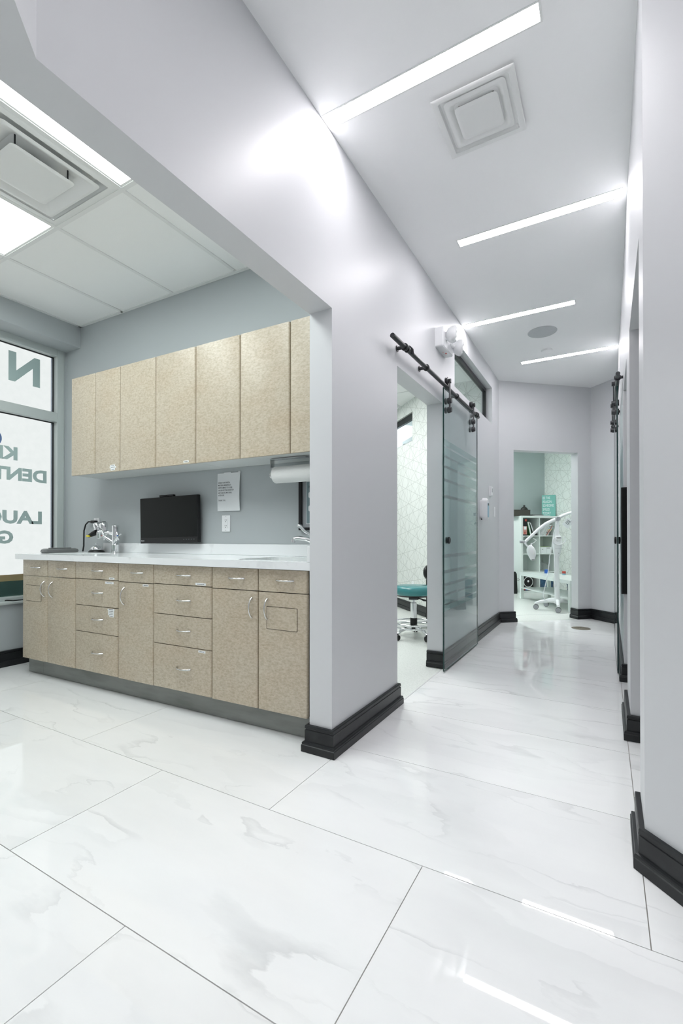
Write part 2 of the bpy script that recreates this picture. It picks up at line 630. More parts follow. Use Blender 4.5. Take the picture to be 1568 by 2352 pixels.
def wall(name, p0, p1, th, z0, z1, openings=(), material='wall_paint'):
    """th > 0: thickness lies left of the direction p0 -> p1"""
    d = Vector((p1[0] - p0[0], p1[1] - p0[1], 0))
    ln = d.length
    ang = math.atan2(d.y, d.x)
    M = T(p0[0], p0[1], 0, ang)
    ss = sorted({0, ln} | {o[0] for o in openings} | {o[1] for o in openings})
    zs = sorted({z0, z1} | {o[2] for o in openings} | {o[3] for o in openings})
    ss = [s for s in ss if 0 <= s <= ln]
    zs = [z for z in zs if z0 <= z <= z1]
    mb = MB()
    for i in range(len(ss) - 1):
        run = None
        for j in range(len(zs) - 1):
            sm, zm = (ss[i] + ss[i + 1]) / 2, (zs[j] + zs[j + 1]) / 2
            if any(o[0] < sm < o[1] and o[2] < zm < o[3] for o in openings):
                continue
            mb.box(ss[i], ss[i + 1], min(0, th), max(0, th), zs[j], zs[j + 1])
    o = mb.build(name, material)
    o.matrix_world = M
    return struct(o)

BASE_PROF = [(0, 0.001), (0.030, 0.001), (0.030, 0.033), (0.027, 0.036), (0.0275, 0.042), (0.025, 0.047), (0.017, 0.049),
             (0.017, 0.102), (0.0135, 0.104), (0.0135, 0.108), (0.017, 0.110), (0.0165, 0.121), (0.014, 0.125), (0, 0.125)]
def baseboard(name, path):
    """profile swept on the right-hand side of the path, mitred"""
    P = [Vector((p[0], p[1], 0)) for p in path]
    n = len(P)
    nr = []
    for i in range(n - 1):
        d = (P[i + 1] - P[i]).normalized()
        nr.append(Vector((d.y, -d.x, 0)))
    rings = []
    for i in range(n):
        if i == 0:
            mvec = nr[0]
        elif i == n - 1:
            mvec = nr[-1]
        else:
            b = (nr[i - 1] + nr[i]).normalized()
            mvec = b / max(0.3, b.dot(nr[i]))
        rings.append([P[i] + mvec * d + Vector((0, 0, z)) for d, z in BASE_PROF])
    return struct(MB().loft(rings).build(name, 'black_trim'))

# --- floor with its tiles
floor = MB().prism([(-4.4, -2.4), (1.7, -2.4), (1.7, 6.9), (-4.4, 6.9)], -0.06, -0.0035).build('floor', 'grout')
struct(floor)
def clip(poly, region):
    out = poly
    for i in range(len(region)):
        a, b = region[i], region[(i + 1) % len(region)]
        ins = lambda p: (b[0] - a[0]) * (p[1] - a[1]) - (b[1] - a[1]) * (p[0] - a[0]) >= -1e-9
        src, out = out, []
        for k in range(len(src)):
            p, q = src[k], src[(k + 1) % len(src)]
            if ins(p):
                out.append(p)
            if ins(p) != ins(q):
                dx, dy = b[0] - a[0], b[1] - a[1]
                t = ((p[0] - a[0]) * dy - (p[1] - a[1]) * dx) / ((q[1] - p[1]) * dx - (q[0] - p[0]) * dy)
                out.append((p[0] + t * (q[0] - p[0]), p[1] + t * (q[1] - p[1])))
        if not out:
            return []
    return out
REG = [[(-4.25, -2.2), (1.65, -2.2), (1.65, 1.973), (-4.25, 1.973)],
       [(-1.105, 1.973), (1.65, 1.973), (1.65, 4.9), (0.14, 6.355), (-0.148, 6.62), (-1.105, 5.775)],
       [(-4.25, 1.973), (-1.105, 1.973), (-1.105, 2.44), (-4.25, 2.44)]]
TW, TH_, G = 1.194, 0.598, 0.0014
full = MB().box(G, TW - G, G, TH_ - G, -0.01, 0).mesh('floor_tile', 'marble_tile')
for k in range(-5, 10):
    y0 = 0.777 + TH_ * k
    off = 0.098 if (k >= 1 or k % 2) else 0.700
    for i in range(-4, 3):
        x0 = off + TW * i
        rect = [(x0 + G, y0 + G), (x0 + TW - G, y0 + G), (x0 + TW - G, y0 + TH_ - G), (x0 + G, y0 + TH_ - G)]
        for ri, rg in enumerate(REG):
            pl = clip(rect, rg)
            if len(pl) < 3:
                continue
            ar = abs(sum(pl[j][0] * pl[(j + 1) % len(pl)][1] - pl[(j + 1) % len(pl)][0] * pl[j][1] for j in range(len(pl)))) / 2
            if ar < 0.0008:
                continue
            if ar > (TW - 2 * G) * (TH_ - 2 * G) - 1e-4:
                o = bpy.data.objects.new('floor_tile', full)
                COL.objects.link(o)
                o.parent = floor
            else:
                o = MB().prism([(p[0] - x0, p[1] - y0) for p in pl], -0.01, 0).build('floor_tile', 'marble_tile', floor)
            o.location = (x0, y0, 0)
# vinyl floors of the rooms beyond
opf = MB().prism([(-4.7, 2.5), (-1.108, 2.5), (-1.108, 5.6), (-2.0, 5.8), (-4.7, 8.5)], -0.05, -0.002).build('floor_operatory', 'vinyl_floor')
struct(opf)
MB().box(-4.6, -1.25, 3.02, 3.024, -0.002, -0.0014).build('seam', 'mid_grey', opf)
MB().box(-4.6, -1.25, 4.84, 4.844, -0.002, -0.0014).build('seam', 'mid_grey', opf)
rf = MB().prism([(0.02, 0.004), (2.85, 0.004), (2.85, 3.1), (0.02, 3.1)], -0.05, -0.001).build('floor_far_room', 'vinyl_floor')
rf.matrix_world = RM
struct(rf)
MB().box(0.02, 2.8, 0.40, 0.404, -0.001, -0.0004).build('seam', 'mid_grey', rf)

# --- ceilings
struct(MB().prism([(XL - 0.02, 1.80), (-1.3, 1.80), (-1.4, -2.3), (1.7, -2.3), (1.7, 4.9), (0.10, 6.55), (-0.15, 6.72), (-1.2, 5.85)], H, H + 0.08).build('ceiling', 'ceiling_paint'))
struct(B(-4.6, -1.18, -2.3, 2.6, HR + 0.05, HR + 0.12).build('ceiling_plenum', 'ceiling_paint'))
struct(MB().prism([(-4.7, 2.45), (-1.15, 2.45), (-1.15, 5.9), (-2.0, 6.0), (-4.7, 8.6)], HO, HO + 0.06).build('ceiling_operatory', 'ceiling_tile'))
rc = MB().prism([(-0.1, 0.02), (2.9, 0.02), (2.9, 3.1), (-0.1, 3.1)], 2.72, 2.80).build('ceiling_far_room', 'ceiling_tile')
rc.matrix_world = RM
struct(rc)

# --- walls
wall('wall_corridor_left', (XL, 1.852), (XL, 5.80), XL - XLI, 0, H + 0.02,
     [(2.635 - 1.852, 3.54 - 1.852, -1, 2.08), (3.888 - 1.852, 5.40 - 1.852, 2.31, 2.722)])
hd = MB().prism([(XL, 1.852), (XL - 0.124, 1.852), (-1.235, -2.2), (-0.55, -2.2), (-0.55, 0.0), (XL, 0.557)], 2.097, H + 0.02).build('wall_header', 'wall_paint')
struct(hd)
wall('wall_end', Rw(0, 0), Rw(1.3006, 0), 0.12, 0, H + 0.02, [(0.213, 1.11, -1, 2.088)])
wall('wall_end_right', (-0.148, 6.634), (0.20, 6.294), 0.12, 0, H + 0.02)
RW0, RW1 = (0.105, 1.70), (0.135, 6.45)
wall('wall_corridor_right', RW0, RW1, -0.125, 0, H + 0.02, [(0.22, 1.055, -1, 2.072), (1.48, 2.15, -1, 2.072)])
struct(MB().prism([(0.105, 1.70), (0.20, 1.605), (0.33, 1.605), (0.23, 1.70)], 0, H + 0.02).build('wall_angled_right', 'wall_paint'))
wall('wall_lobby_right', (0.20, 1.605), (1.7, 1.605), 0.10, 0, H + 0.02)
wall('wall_side', (1.62, -2.3), (1.62, 5.2), -0.1, 0, H + 0.02)
wall('wall_behind', (-4.6, -2.2), (1.7, -2.2), -0.1, 0, H + 0.02)
wall('wall_side_room', (1.7, 4.75), (0.14, 4.75), -0.1, 0, H)
# cabinet room
wall('wall_back', Kw(-3.2, 0.50), Kw(0.12, 0.50), 0.1, 0, 3.1, (), 'shaded_wall_paint')
wall('wall_window_low', (-4.13, -2.2), (-4.13, 2.45), 0.3, 0, 0.50, (), 'shaded_wall_paint')
struct(B(-4.45, -4.0, -2.2, 2.42, 2.685, 3.0).build('wall_bulkhead', 'shaded_wall_paint'))
wall('wall_window_far', (-4.205, 2.36), (-4.205, 2.45), 0.3, 0.5, 2.7, (), 'shaded_wall_paint')
wall('wall_window_near', (-4.205, -2.2), (-4.205, 0.2), 0.3, 0.5, 2.7, (), 'shaded_wall_paint')
# operatory
wall('wall_operatory', (-1.15, 5.705), (-1.986, 5.705), -0.1, 0, HO + 0.05, (), 'wallpaper')
ow = wall('wall_operatory_angled', (-1.986, 5.705), (-4.7, 8.419), -0.1, 0, HO + 0.05, [(0.449, 1.75, 2.36, 2.765)], 'wallpaper')
wall('wall_operatory_left', (-4.6, 8.6), (-4.6, 2.4), -0.1, 0, HO + 0.05, (), 'shaded_wall_paint')
wall('wall_operatory_near', Kw(-3.4, 0.62), Kw(0.14, 0.62), 0.05, 0, HO + 0.05, (), 'shaded_wall_paint')
# far room
def rwall(name, a, b, th, material, z1=2.75):
    return wall(name, Rw(*a), Rw(*b), th, 0, z1, (), material)
rwall('wall_far_back', (-0.1, 2.97), (2.9, 2.97), 0.1, 'teal_grey_paint')
rwall('wall_far_right', (2.79, 3.05), (2.79, 0.0), 0.1, 'wallpaper')
rwall('wall_far_left', (0.0, 0.1), (0.0, 3.05), 0.1, 'teal_grey_paint')
rwall('wall_far_door', (1.30, 0.12), (2.9, 0.12), -0.1, 'teal_grey_paint')

# --- baseboards
a_, e_ = Rw(0.213, 0), Rw(0.213, 0.12)
baseboard('baseboard_pier', [(XLI, 1.882), (XLI, 1.852), (XL, 1.852), (XL, 2.635), (-1.19, 2.635)])
baseboard('baseboard_left', [(XLI, 3.54), (XL, 3.54), (XL, 5.775), a_, e_])
baseboard('baseboard_end', [Rw(1.11, 0.12), Rw(1.11, 0), Rw(1.3006, 0), (0.126, 6.366), (0.1185, 3.85), (0.235, 3.85)])
baseboard('baseboard_right', [(0.235, 3.18), (0.1143, 3.18), (0.1116, 2.755), (0.232, 2.755)])
baseboard('baseboard_right_near', [(0.226, 1.92), (0.1064, 1.92), (0.105, 1.70), (0.20, 1.605), (1.62, 1.605)])
baseboard('baseboard_window', [(-4.13, -2.2), (-4.13, 2.36)])
baseboard('baseboard_operatory', [(-4.6, 8.319), (-1.986, 5.705), (-1.231, 5.705)])

# --- left window with its frosted film, mirrored lettering and lower pane
XW = -4.205
win = empty('window_1', T(XW, 0, 0))
struct(win, 'tall frosted shopfront window with mirrored green lettering')
fr = MB()
fr.box(-0.10, 0.0, 2.30, 2.365, 0.50, 2.69)       # far jamb
fr.box(-0.10, 0.0, 0.15, 2.30, 2.625, 2.69)       # head
fr.box(-0.10, 0.0, 0.15, 2.30, 2.045, 2.125)      # transom bar
fr.box(-0.10, 0.01, 0.15, 2.30, 0.50, 0.535)      # sill bar
fr.build('frame', 'window_frame', win, bevel=0.003)
gk = MB()
for z0, z1 in ((2.125, 2.625), (0.535, 2.045)):
    gk.box(-0.075, -0.055, 0.15, 2.30, z1 - 0.008, z1)
    gk.box(-0.075, -0.055, 2.288, 2.30, z0, z1)
gk.build('gasket', 'gasket', win)
al = MB()
for z0, z1 in ((2.125, 2.617), (0.70, 2.037)):
    al.box(-0.074, -0.058, 2.278, 2.288, z0, z1)
al.build('edge_strip', 'alu', win)
XG = -0.066
B(XG - 0.005, XG, 0.15, 2.279, 2.125, 2.617).build('pane', 'film_glow', win)
B(XG - 0.005, XG, 0.15, 2.279, 0.715, 2.037).build('pane', 'film_glow', win)
B(XG - 0.007, XG - 0.002, 0.15, 2.288, 0.535, 0.715).build('pane', 'window_clear', win)
tag(B(XG - 0.06, XG - 0.02, 0.15, 2.28, 0.66, 0.716).build('wood_rail', 'wood_tan', win), 'tan wooden rail behind the lower clear pane')
tag(B(XG - 0.06, XG - 0.02, 0.15, 2.28, 0.535, 0.66).build('lower_panel', 'dark_green', win), 'dark green panel behind the lower clear pane')
# lettering: read from outside, so it runs from right (large Y) to left seen from inside
def winlet(body, y, z, h, stretch=1.0, bold=0.03):
    M = Matrix.Translation((XG + 0.002, y, z)) @ Matrix.Rotation(PI / 2, 4, 'Z') @ Matrix.Rotation(PI / 2, 4, 'X')
    text_mb(body, h, M, 0.001, bold, 'LEFT', True, stretch).build('lettering', 'letter_green', win)
winlet('N', 2.200, 2.335, 0.225, 1.06, 0.055)
winlet('KI', 2.018, 1.672, 0.098, 1.15, 0.065)
winlet('DENTI', 2.250, 1.503, 0.098, 1.12, 0.065)
winlet('LAUG', 2.212, 1.144, 0.098, 1.18, 0.065)
winlet('G', 1.984, 0.978, 0.095, 1.10, 0.065)
cm = MB()
ringplate(cm, [(0.075 * math.cos(t), 0.075 * math.sin(t)) for t in [2 * PI * k / 28 for k in range(28)]],
          [(0.055 * math.cos(t), 0.055 * math.sin(t)) for t in [2 * PI * k / 28 for k in range(28)]], 0, 0.001,
          Matrix.Translation((XG + 0.001, 1.822, 1.83)) @ Matrix.Rotation(PI / 2, 4, 'Z') @ Matrix.Rotation(PI / 2, 4, 'X'))
cm.build('round_logo', 'blue_mark', win)
struct(B(-4.20, -4.11, -2.2, 2.36, 0.488, 0.506).build('trim_sill', 'window_frame', None, bevel=0.003))

# --- suspended ceiling of the cabinet room: grid and tiles
cg = empty('ceiling_grid', T(0, 0, HR))
struct(cg, 'white suspended ceiling grid with mineral tiles')
GX = [-4.0, -3.425, -2.832, -2.222, -1.612]
GY = [-2.2, -0.895, 0.325, 1.545, 2.40]
gb = MB()
for x in GX[1:]:
    gb.box(x - 0.012, x + 0.012, -2.2, 2.39, 0, 0.03)
for y in GY[1:4]:
    gb.box(-4.0, -1.2, y - 0.012, y + 0.012, 0.0005, 0.03)
gb.box(-2.832, -2.222, 0.935 - 0.012, 0.935 + 0.012, 0.0005, 0.03)
gb.build('tee_bar', 'white_metal', cg)
eb = MB()
eb.box(-4.0, -3.975, -2.2, 2.39, 0, 0.03)
p0, p1 = Kw(-2.70, 0.474), Kw(0.15, 0.474)
eb.prism([p0, p1, Kw(0.15, 0.50), Kw(-2.70, 0.50)], 0, 0.03)
eb.build('edge_bar', 'white_metal', cg)
def ctile(x0, x1, y0, y1, skew=False):
    e = 0.012
    ya, yb = (y1, y1)
    if skew:
        ya = Kw(0, 0.474)[1] + (x0 + 1.335) * math.tan(math.radians(1.5655))
        yb = Kw(0, 0.474)[1] + (x1 + 1.335) * math.tan(math.radians(1.5655))
    MB().prism([(x0 + e, y0 + e), (x1 - e, y0 + e), (x1 - e, yb), (x0 + e, ya)], 0.006, 0.02).build('ceiling_tile', 'ceiling_tile', cg)
GX2 = GX + [-1.22]
for i in range(5):
    ctile(GX2[i], GX2[i + 1], 1.545, 2.40, True)
for i in (0, 4):
    ctile(GX2[i], GX2[i + 1], 0.325, 1.533)
ctile(-2.832, -2.222, 0.325, 0.923)
for i in range(5):
    ctile(GX2[i], GX2[i + 1], -0.895, 0.313)
    ctile(GX2[i], GX2[i + 1], -2.2, -0.907)

def troffer(x0, x1, y0, y1, z, label, glow='panel_glow', group=None, M=None):
    t = thing('ceiling_panel_light', label, 'ceiling light', (M or Matrix()) @ T((x0 + x1) / 2, (y0 + y1) / 2, z), group)
    a, b = (x1 - x0) / 2 - 0.012, (y1 - y0) / 2 - 0.012
    f = MB()
    ringplate(f, [(-a, -b), (a, -b), (a, b), (-a, b)], [(-a + 0.010, -b + 0.012), (a - 0.010, -b + 0.012), (a - 0.010, b - 0.012), (-a + 0.010, b - 0.012)], 0.004, 0.012)
    f.build('frame', 'white_metal', t)
    B(-a + 0.010, a - 0.010, -b + 0.012, b - 0.012, 0.008, 0.012).build('diffuser', glow, t)
    return t
troffer(-2.222, -1.612, 0.325, 1.545, HR, 'glowing ceiling panel light half hidden behind the grey header')
troffer(-3.425, -2.832, 0.325, 1.545, HR, 'glowing ceiling panel light at the left edge next to the air diffuser')
troffer(-3.425, -2.832, -2.1, -0.9, HR, 'ceiling panel light farther back over the cabinet room')

# --- square air diffusers
def diffuser(name, label, M, size, rim, cones, frame_bevel=False):
    t = thing(name, label, 'air vent', M)
    h = size / 2
    def loop(a, r=0.02):
        return rrect(-a, a, -a, a, max(r, 0.002), 4)
    rm = MB()
    rings = [[(p[0], p[1], -0.004) for p in loop(h, 0.003)], [(p[0], p[1], -0.007) for p in loop(h - 0.004, 0.003)],
             [(p[0], p[1], -0.007) for p in loop(h - rim, 0.006)], [(p[0], p[1], 0.0) for p in loop(h - rim, 0.006)]]
    rm.loft(rings, cap=False)
    rm.build('rim', 'white_metal', t, 40)
    B(-h + rim, h - rim, -h + rim, h - rim, 0.062, 0.066).build('back_plate', 'grey_plastic', t)
    s = MB()
    s.loft([[(p[0], p[1], 0.0) for p in loop(h - rim, 0.01)], [(p[0], p[1], 0.062) for p in loop((h - rim) * 0.86, 0.05)]], cap=False)
    s.build('throat', 'white_metal', t, 40)
    for (a0, a1, z0, z1, solid) in cones:
        c = MB()
        c.loft([[(p[0], p[1], z1) for p in loop(a1, 0.03)], [(p[0], p[1], z0 + 0.006) for p in loop(a0 + 0.012, 0.02)], [(p[0], p[1], z0) for p in loop(a0, 0.02)],
                [(p[0], p[1], z0 + 0.002) for p in loop(a0 - 0.01, 0.02)]] + ([[(p[0], p[1], z1 - 0.004) for p in loop(a1 - 0.012, 0.03)]] if not solid else []), cap=solid)
        c.build('cone', 'white_metal', t, 35)
    for sx in (-1, 1):
        for sy in (-1, 1):
            MB().cyl((sx * h * 0.42, sy * h * 0.42, 0.0), (sx * h * 0.42, sy * h * 0.42, 0.06), 0.004, 8).build('hanger_pin', 'dark_steel', t)
    return t
diffuser('air_diffuser', 'large white square air diffuser between the two ceiling panel lights', T(-2.527, 1.240, HR + 0.006), 0.586, 0.035,
         [(0.222, 0.15, -0.016, 0.045, False), (0.138, 0.08, -0.026, 0.035, True)])
diffuser('air_diffuser', 'square white air diffuser in the corridor ceiling beside the nearest light strip', T(-0.480, 2.090, H - 0.012), 0.345, 0.026,
         [(0.118, 0.09, -0.004, 0.035, False), (0.080, 0.06, -0.012, 0.03, True)])

# --- linear lights in the corridor ceiling
def strip(x0, x1, y, label, group=None):
    t = thing('linear_ceiling_light', label, 'ceiling light', T((x0 + x1) / 2, y, H), group)
    a, b = (x1 - x0) / 2, 0.034
    f = MB()
    ringplate(f, [(-a - 0.008, -b - 0.006), (a + 0.008, -b - 0.006), (a + 0.008, b + 0.006), (-a - 0.008, b + 0.006)],
              [(-a, -b), (a, -b), (a, b), (-a, b)], -0.003, 0.0)
    f.build('trim', 'white_metal', t)
    B(-a, a, -b, b, -0.002, -0.0005).build('diffuser', 'strip_glow', t)
    return t
strip(-1.095, -0.200, 1.792, 'longest looking glowing light strip, nearest one, touching the left wall')
strip(-0.812, 0.084, 2.957, 'second nearest glowing light strip, reaching the right wall past the diffuser')
strip(-1.098, -0.204, 4.150, 'third glowing light strip, above the emergency light, before the round speaker')
strip(-0.780, 0.118, 5.325, 'farthest glowing light strip, reaching the right wall beyond the round speaker')
strip(-0.35, 0.55, 0.55, 'glowing light strip on the ceiling above the camera')
strip(-0.3, 0.6, -0.60, 'glowing light strip on the lobby ceiling behind the camera')
strip(0.2, 1.1, -1.70, 'glowing light strip at the rear of the lobby ceiling')

# --- ceiling speaker and detector
o = MB().lathe([(0.118, -0.004), (0.124, -0.003), (0.126, 0.0)], 40).build('ceiling_speaker', 'mid_grey', None, 30)
o.location = (-0.495, 4.61, H - 0.001)
tag(o, 'flat round grey speaker grille in the corridor ceiling', 'speaker')
MATS['speaker_grey'] = mat('speaker_grey', (0.50, 0.52, 0.53), 0.7)
o.data.materials[0] = MATS['speaker_grey']
o = MB().lathe([(0.040, -0.018), (0.050, -0.015), (0.052, 0.0)], 32).build('smoke_detector', 'ceiling_paint', None, 30)
o.location = (-0.503, 5.08, H - 0.001)
tag(o, 'small white round detector in the ceiling before the farthest strip', 'detector')

# ------------------------------------------------------------------ base cabinets
YF = -0.07
def front_panel(x0, x1, z0, z1, y=YF, th=0.018, r=0.009):
    """slab with softly rounded vertical edges"""
    poly = []
    poly += [(x0, y + th), (x0, y + r)]
    for k in range(1, 5):
        a = PI + PI / 2 * k / 4
        poly.append((x0 + r + r * math.cos(a), y + r + r * math.sin(a)))
    for k in range(0, 5):
        a = -PI / 2 + PI / 2 * k / 4
        poly.append((x1 - r + r * math.cos(a), y + r + r * math.sin(a)))
    poly += [(x1, y + th)]
    return MB().prism(poly, z0, z1)

def arc_pull(horizontal, ln=0.105, d=0.028, r=0.0045):
    pts = []
    for k in range(13):
        u = k / 12
        s = (u - 0.5) * ln
        y = -d * math.sin(PI * u) ** 0.6 if 0 < u < 1 else 0.0
        pts.append((s, y, 0) if horizontal else (0, y, s))
    rs = [r * (1.25 - 0.55 * math.sin(PI * k / 12)) for k in range(13)]
    return MB().tube(pts, rs, 8).mesh('handle', 'satin_chrome', 60)
PULL_H, PULL_V = arc_pull(True), arc_pull(False)
def pull(parent, x, z, horizontal=True):
    o = bpy.data.objects.new('handle', PULL_H if horizontal else PULL_V)
    COL.objects.link(o)
    o.parent = parent
    o.location = (x, YF, z)
    return o
def sticker(parent, x0, x1, z0, z1, y, lines=1):
    s = B(x0, x1, y - 0.0008, y, z0, z1).build('label_sticker', 'label_white', parent)
    # (printed lines join the sticker as a second material)
    hgt = (z1 - z0) / lines
    s.data.materials.append(MATS['ink'])
    mb = MB()
    me = s.data
    vs = [tuple(v.co) for v in me.vertices]
    fs = [tuple(p.vertices) for p in me.polygons]
    nf = len(fs)
    rnd = random.Random(int((x0 + 9) * 1e4))
    for i in range(lines):
        zc = z1 - hgt * (i + 0.5)
        xx = x0 + (x1 - x0) * 0.18
        while xx < x1 - (x1 - x0) * 0.2:
            w = rnd.uniform(0.0022, 0.0045)
            o = len(vs)
            vs += [(xx, y - 0.001, zc - 0.0022), (xx + w, y - 0.001, zc - 0.0022), (xx + w, y - 0.001, zc + 0.0022), (xx, y - 0.001, zc + 0.0022)]
            fs.append((o, o + 1, o + 2, o + 3))
            xx += w + 0.0014
    me2 = bpy.data.meshes.new('label_sticker')
    me2.from_pydata(vs, [], fs)
    me2.materials.append(MATS['label_white'])
    me2.materials.append(MATS['ink'])
    for i, p in enumerate(me2.polygons):
        p.material_index = 1 if i >= nf else 0
    s.data = me2
    return s

g = 0.0022
CX = [-2.448, -2.129, -1.803, -1.358, -1.032, -0.563, -0.241, 0.066]
def base_unit(label, x0, x1, cols, ztop=0.858):
    t = thing('base_cabinet', label, 'cabinet', KM @ T(0, 0, 0), 'base cabinets along the back wall')
    B(x0 + 0.001, x1 - 0.001, YF + 0.0185, 0.485, 0.135, ztop).build('body', 'dark_gap', t)
    for (c0, c1, kind, hside, panel) in cols:
        if kind == 'drawers':
            zs = [0.858, 0.745, 0.568, 0.391, 0.130]
            hz = [0.803, 0.659, 0.485, 0.265]
            for i in range(4):
                d = front_panel(c0 + g, c1 - g, zs[i + 1] + g, zs[i] - g).build('drawer', 'laminate', t, 30)
                pull(d, (c0 + c1) / 2 + 0.02, hz[i])
                yield_stick(d, c0, i)
        else:
            d = front_panel(c0 + g, c1 - g, 0.741 + g, 0.858 - g).build('drawer', 'laminate', t, 30)
            pull(d, (c0 + c1) / 2 + 0.018, 0.803)
            d = front_panel(c0 + g, c1 - g, 0.130, 0.741 - g).build('door', 'laminate', t, 30)
            hx = c1 - 0.038 if hside == 'R' else c0 + 0.062
            pull(d, hx, 0.652, False)
            if panel:
                pa = MB()
                ringplate(pa, rrect(panel[0], panel[1], panel[2], panel[3], 0.004, 3), rrect(panel[0] + 0.0022, panel[1] - 0.0022, panel[2] + 0.0022, panel[3] - 0.0022, 0.004, 3),
                          0, 0.001, Matrix.Translation((0, YF - 0.0002, 0)) @ Matrix.Rotation(PI / 2, 4, 'X'))
                pa.build('panel_joint', 'dark_gap', d)
                MB().prism(rrect(panel[0] + 0.0025, panel[1] - 0.0025, panel[2] + 0.0025, panel[3] - 0.0025, 0.004, 3), 0, 0.0022,
                           Matrix.Translation((0, YF, 0)) @ Matrix.Rotation(PI / 2, 4, 'X')).build('access_panel', 'laminate', d)
            if abs(c0 + 1.358) < 0.01:
                sticker(d, -1.125, -1.074, 0.722, 0.735, YF)
    return t
def yield_stick(d, c0, i):
    if abs(c0 + 1.803) < 0.01:
        if i == 0:
            sticker(d, -1.444, -1.392, 0.751, 0.763, YF)
        if i == 1:
            sticker(d, -1.483, -1.400, 0.722, 0.735, YF)
        if i == 2:
            sticker(d, -1.458, -1.392, 0.552, 0.562, YF)
            sticker(d, -1.452, -1.396, 0.520, 0.552, YF - 0.0002, 3)
            sticker(d, -1.440, -1.398, 0.509, 0.520, YF)
    if abs(c0 + 1.032) < 0.01:
        if i == 0:
            sticker(d, -0.685, -0.605, 0.751, 0.764, YF)
        if i == 3:
            sticker(d, -0.661, -0.608, 0.372, 0.384, YF)
base_unit('leftmost speckled beige base cabinet, two doors, square access panel, beside the window', CX[0], CX[2],
          [(CX[0], CX[1], 'door', 'R', (-2.396, -2.203, 0.555, 0.672)), (CX[1], CX[2], 'door', 'L', None)], 0.70)
base_unit('four-drawer speckled beige base cabinet with a column of stacked stickers', CX[2], CX[3], [(CX[2], CX[3], 'drawers', None, None)])
base_unit('narrow single-door speckled beige base cabinet between the two drawer cabinets', CX[3], CX[4], [(CX[3], CX[4], 'door', 'L', None)])
base_unit('wide four-drawer speckled beige base cabinet below the paper notice', CX[4], CX[5], [(CX[4], CX[5], 'drawers', None, None)])
base_unit('rightmost speckled beige base cabinet, two doors, access panel beside the pier', CX[5], CX[7],
          [(CX[5], CX[6], 'door', 'R', None), (CX[6], CX[7], 'door', 'L', (-0.184, 0.007, 0.550, 0.667))], 0.70)
tk = thing('toe_kick', 'long grey-green toe kick board under the base cabinets', 'toe kick', KM)
B(-2.488, -2.30, 0.0, 0.016, 0.002, 0.134).build('board', 'toe_board', tk)
B(-2.2985, 0.085, 0.0, 0.016, 0.002, 0.134).build('board', 'toe_board', tk)
o = MB().cyl((0, 0, 0), (0, 0, 0.134), 0.014, 12).lathe([(0.022, 0.0), (0.022, 0.012), (0.016, 0.018)], 14).build('cabinet_foot', 'black_plastic', None, 40)
o.matrix_world = KM @ T(-2.44, 0.16, 0.0)
tag(o, 'black adjustable foot under the leftmost base cabinet', 'cabinet foot')

# --- countertop with two sink cut-outs
def fill2d(loops, z0, z1):
    cu = bpy.data.curves.new('tmp', 'CURVE')
    cu.dimensions = '2D'
    cu.fill_mode = 'BOTH'
    cu.extrude = (z1 - z0) / 2
    for lp in loops:
        sp = cu.splines.new('POLY')
        sp.points.add(len(lp) - 1)
        for p, q in zip(sp.points, lp):
            p.co = (q[0], q[1], 0, 1)
        sp.use_cyclic_u = True
    o = bpy.data.objects.new('tmp', cu)
    COL.objects.link(o)
    bpy.context.view_layer.update()
    me = bpy.data.meshes.new_from_object(o.evaluated_get(bpy.context.evaluated_depsgraph_get()))
    mb = MB()
    mb.add([(v.co.x, v.co.y, v.co.z + (z0 + z1) / 2) for v in me.vertices], [tuple(p.vertices) for p in me.polygons])
    bpy.data.objects.remove(o)
    bpy.data.curves.remove(cu)
    bpy.data.meshes.remove(me)
    return mb
S1 = (-2.37, -1.90, 0.0, 0.34)
S2 = (-0.46, 0.03, -0.01, 0.36)
ct = thing('countertop', 'long white quartz countertop over the base cabinets', 'countertop', KM)
fill2d([[(-2.509, -0.092), (0.095, -0.092), (0.095, 0.497), (-2.509, 0.497)], rrect(*S1, 0.14, 8)[::-1], rrect(*S2, 0.06, 6)[::-1]], 0.860, 0.900).build('slab', 'quartz', ct, bevel=0.003)
B(-2.30, 0.072, 0.478, 0.498, 0.9005, 0.976).build('backsplash', 'quartz', ct, bevel=0.002)
B(0.073, 0.093, -0.088, 0.497, 0.9005, 0.976).build('side_splash', 'quartz', ct, bevel=0.002)
def sink(label, S, r, depth):
    t = thing('sink', label, 'sink', KM)
    rings = []
    for k, (ins, z) in enumerate(((0.0, 0.0), (0.004, -0.03), (0.012, -depth * 0.8), (0.04, -depth))):
        rings.append([(p[0], p[1], 0.862 + z) for p in rrect(S[0] + ins, S[1] - ins, S[2] + ins, S[3] - ins, r, 8)])
    MB().loft(rings[::-1], cap=False).add([v for v in rings[-1]], [tuple(range(len(rings[-1])))]).build('basin', 'white_lacquer', t, 50)
    cx, cy = (S[0] + S[1]) / 2, (S[2] + S[3]) / 2
    MB().lathe([(0.03, 0), (0.03, 0.003), (0.02, 0.004)], 20, Matrix.Translation((cx, cy, 0.8625 - depth))).build('drain', 'chrome', t, 40)
sink('white oval basin set in the left end of the countertop', S1, 0.14, 0.13)
sink('white rounded basin at the right end of the countertop by the pier', S2, 0.06, 0.14)

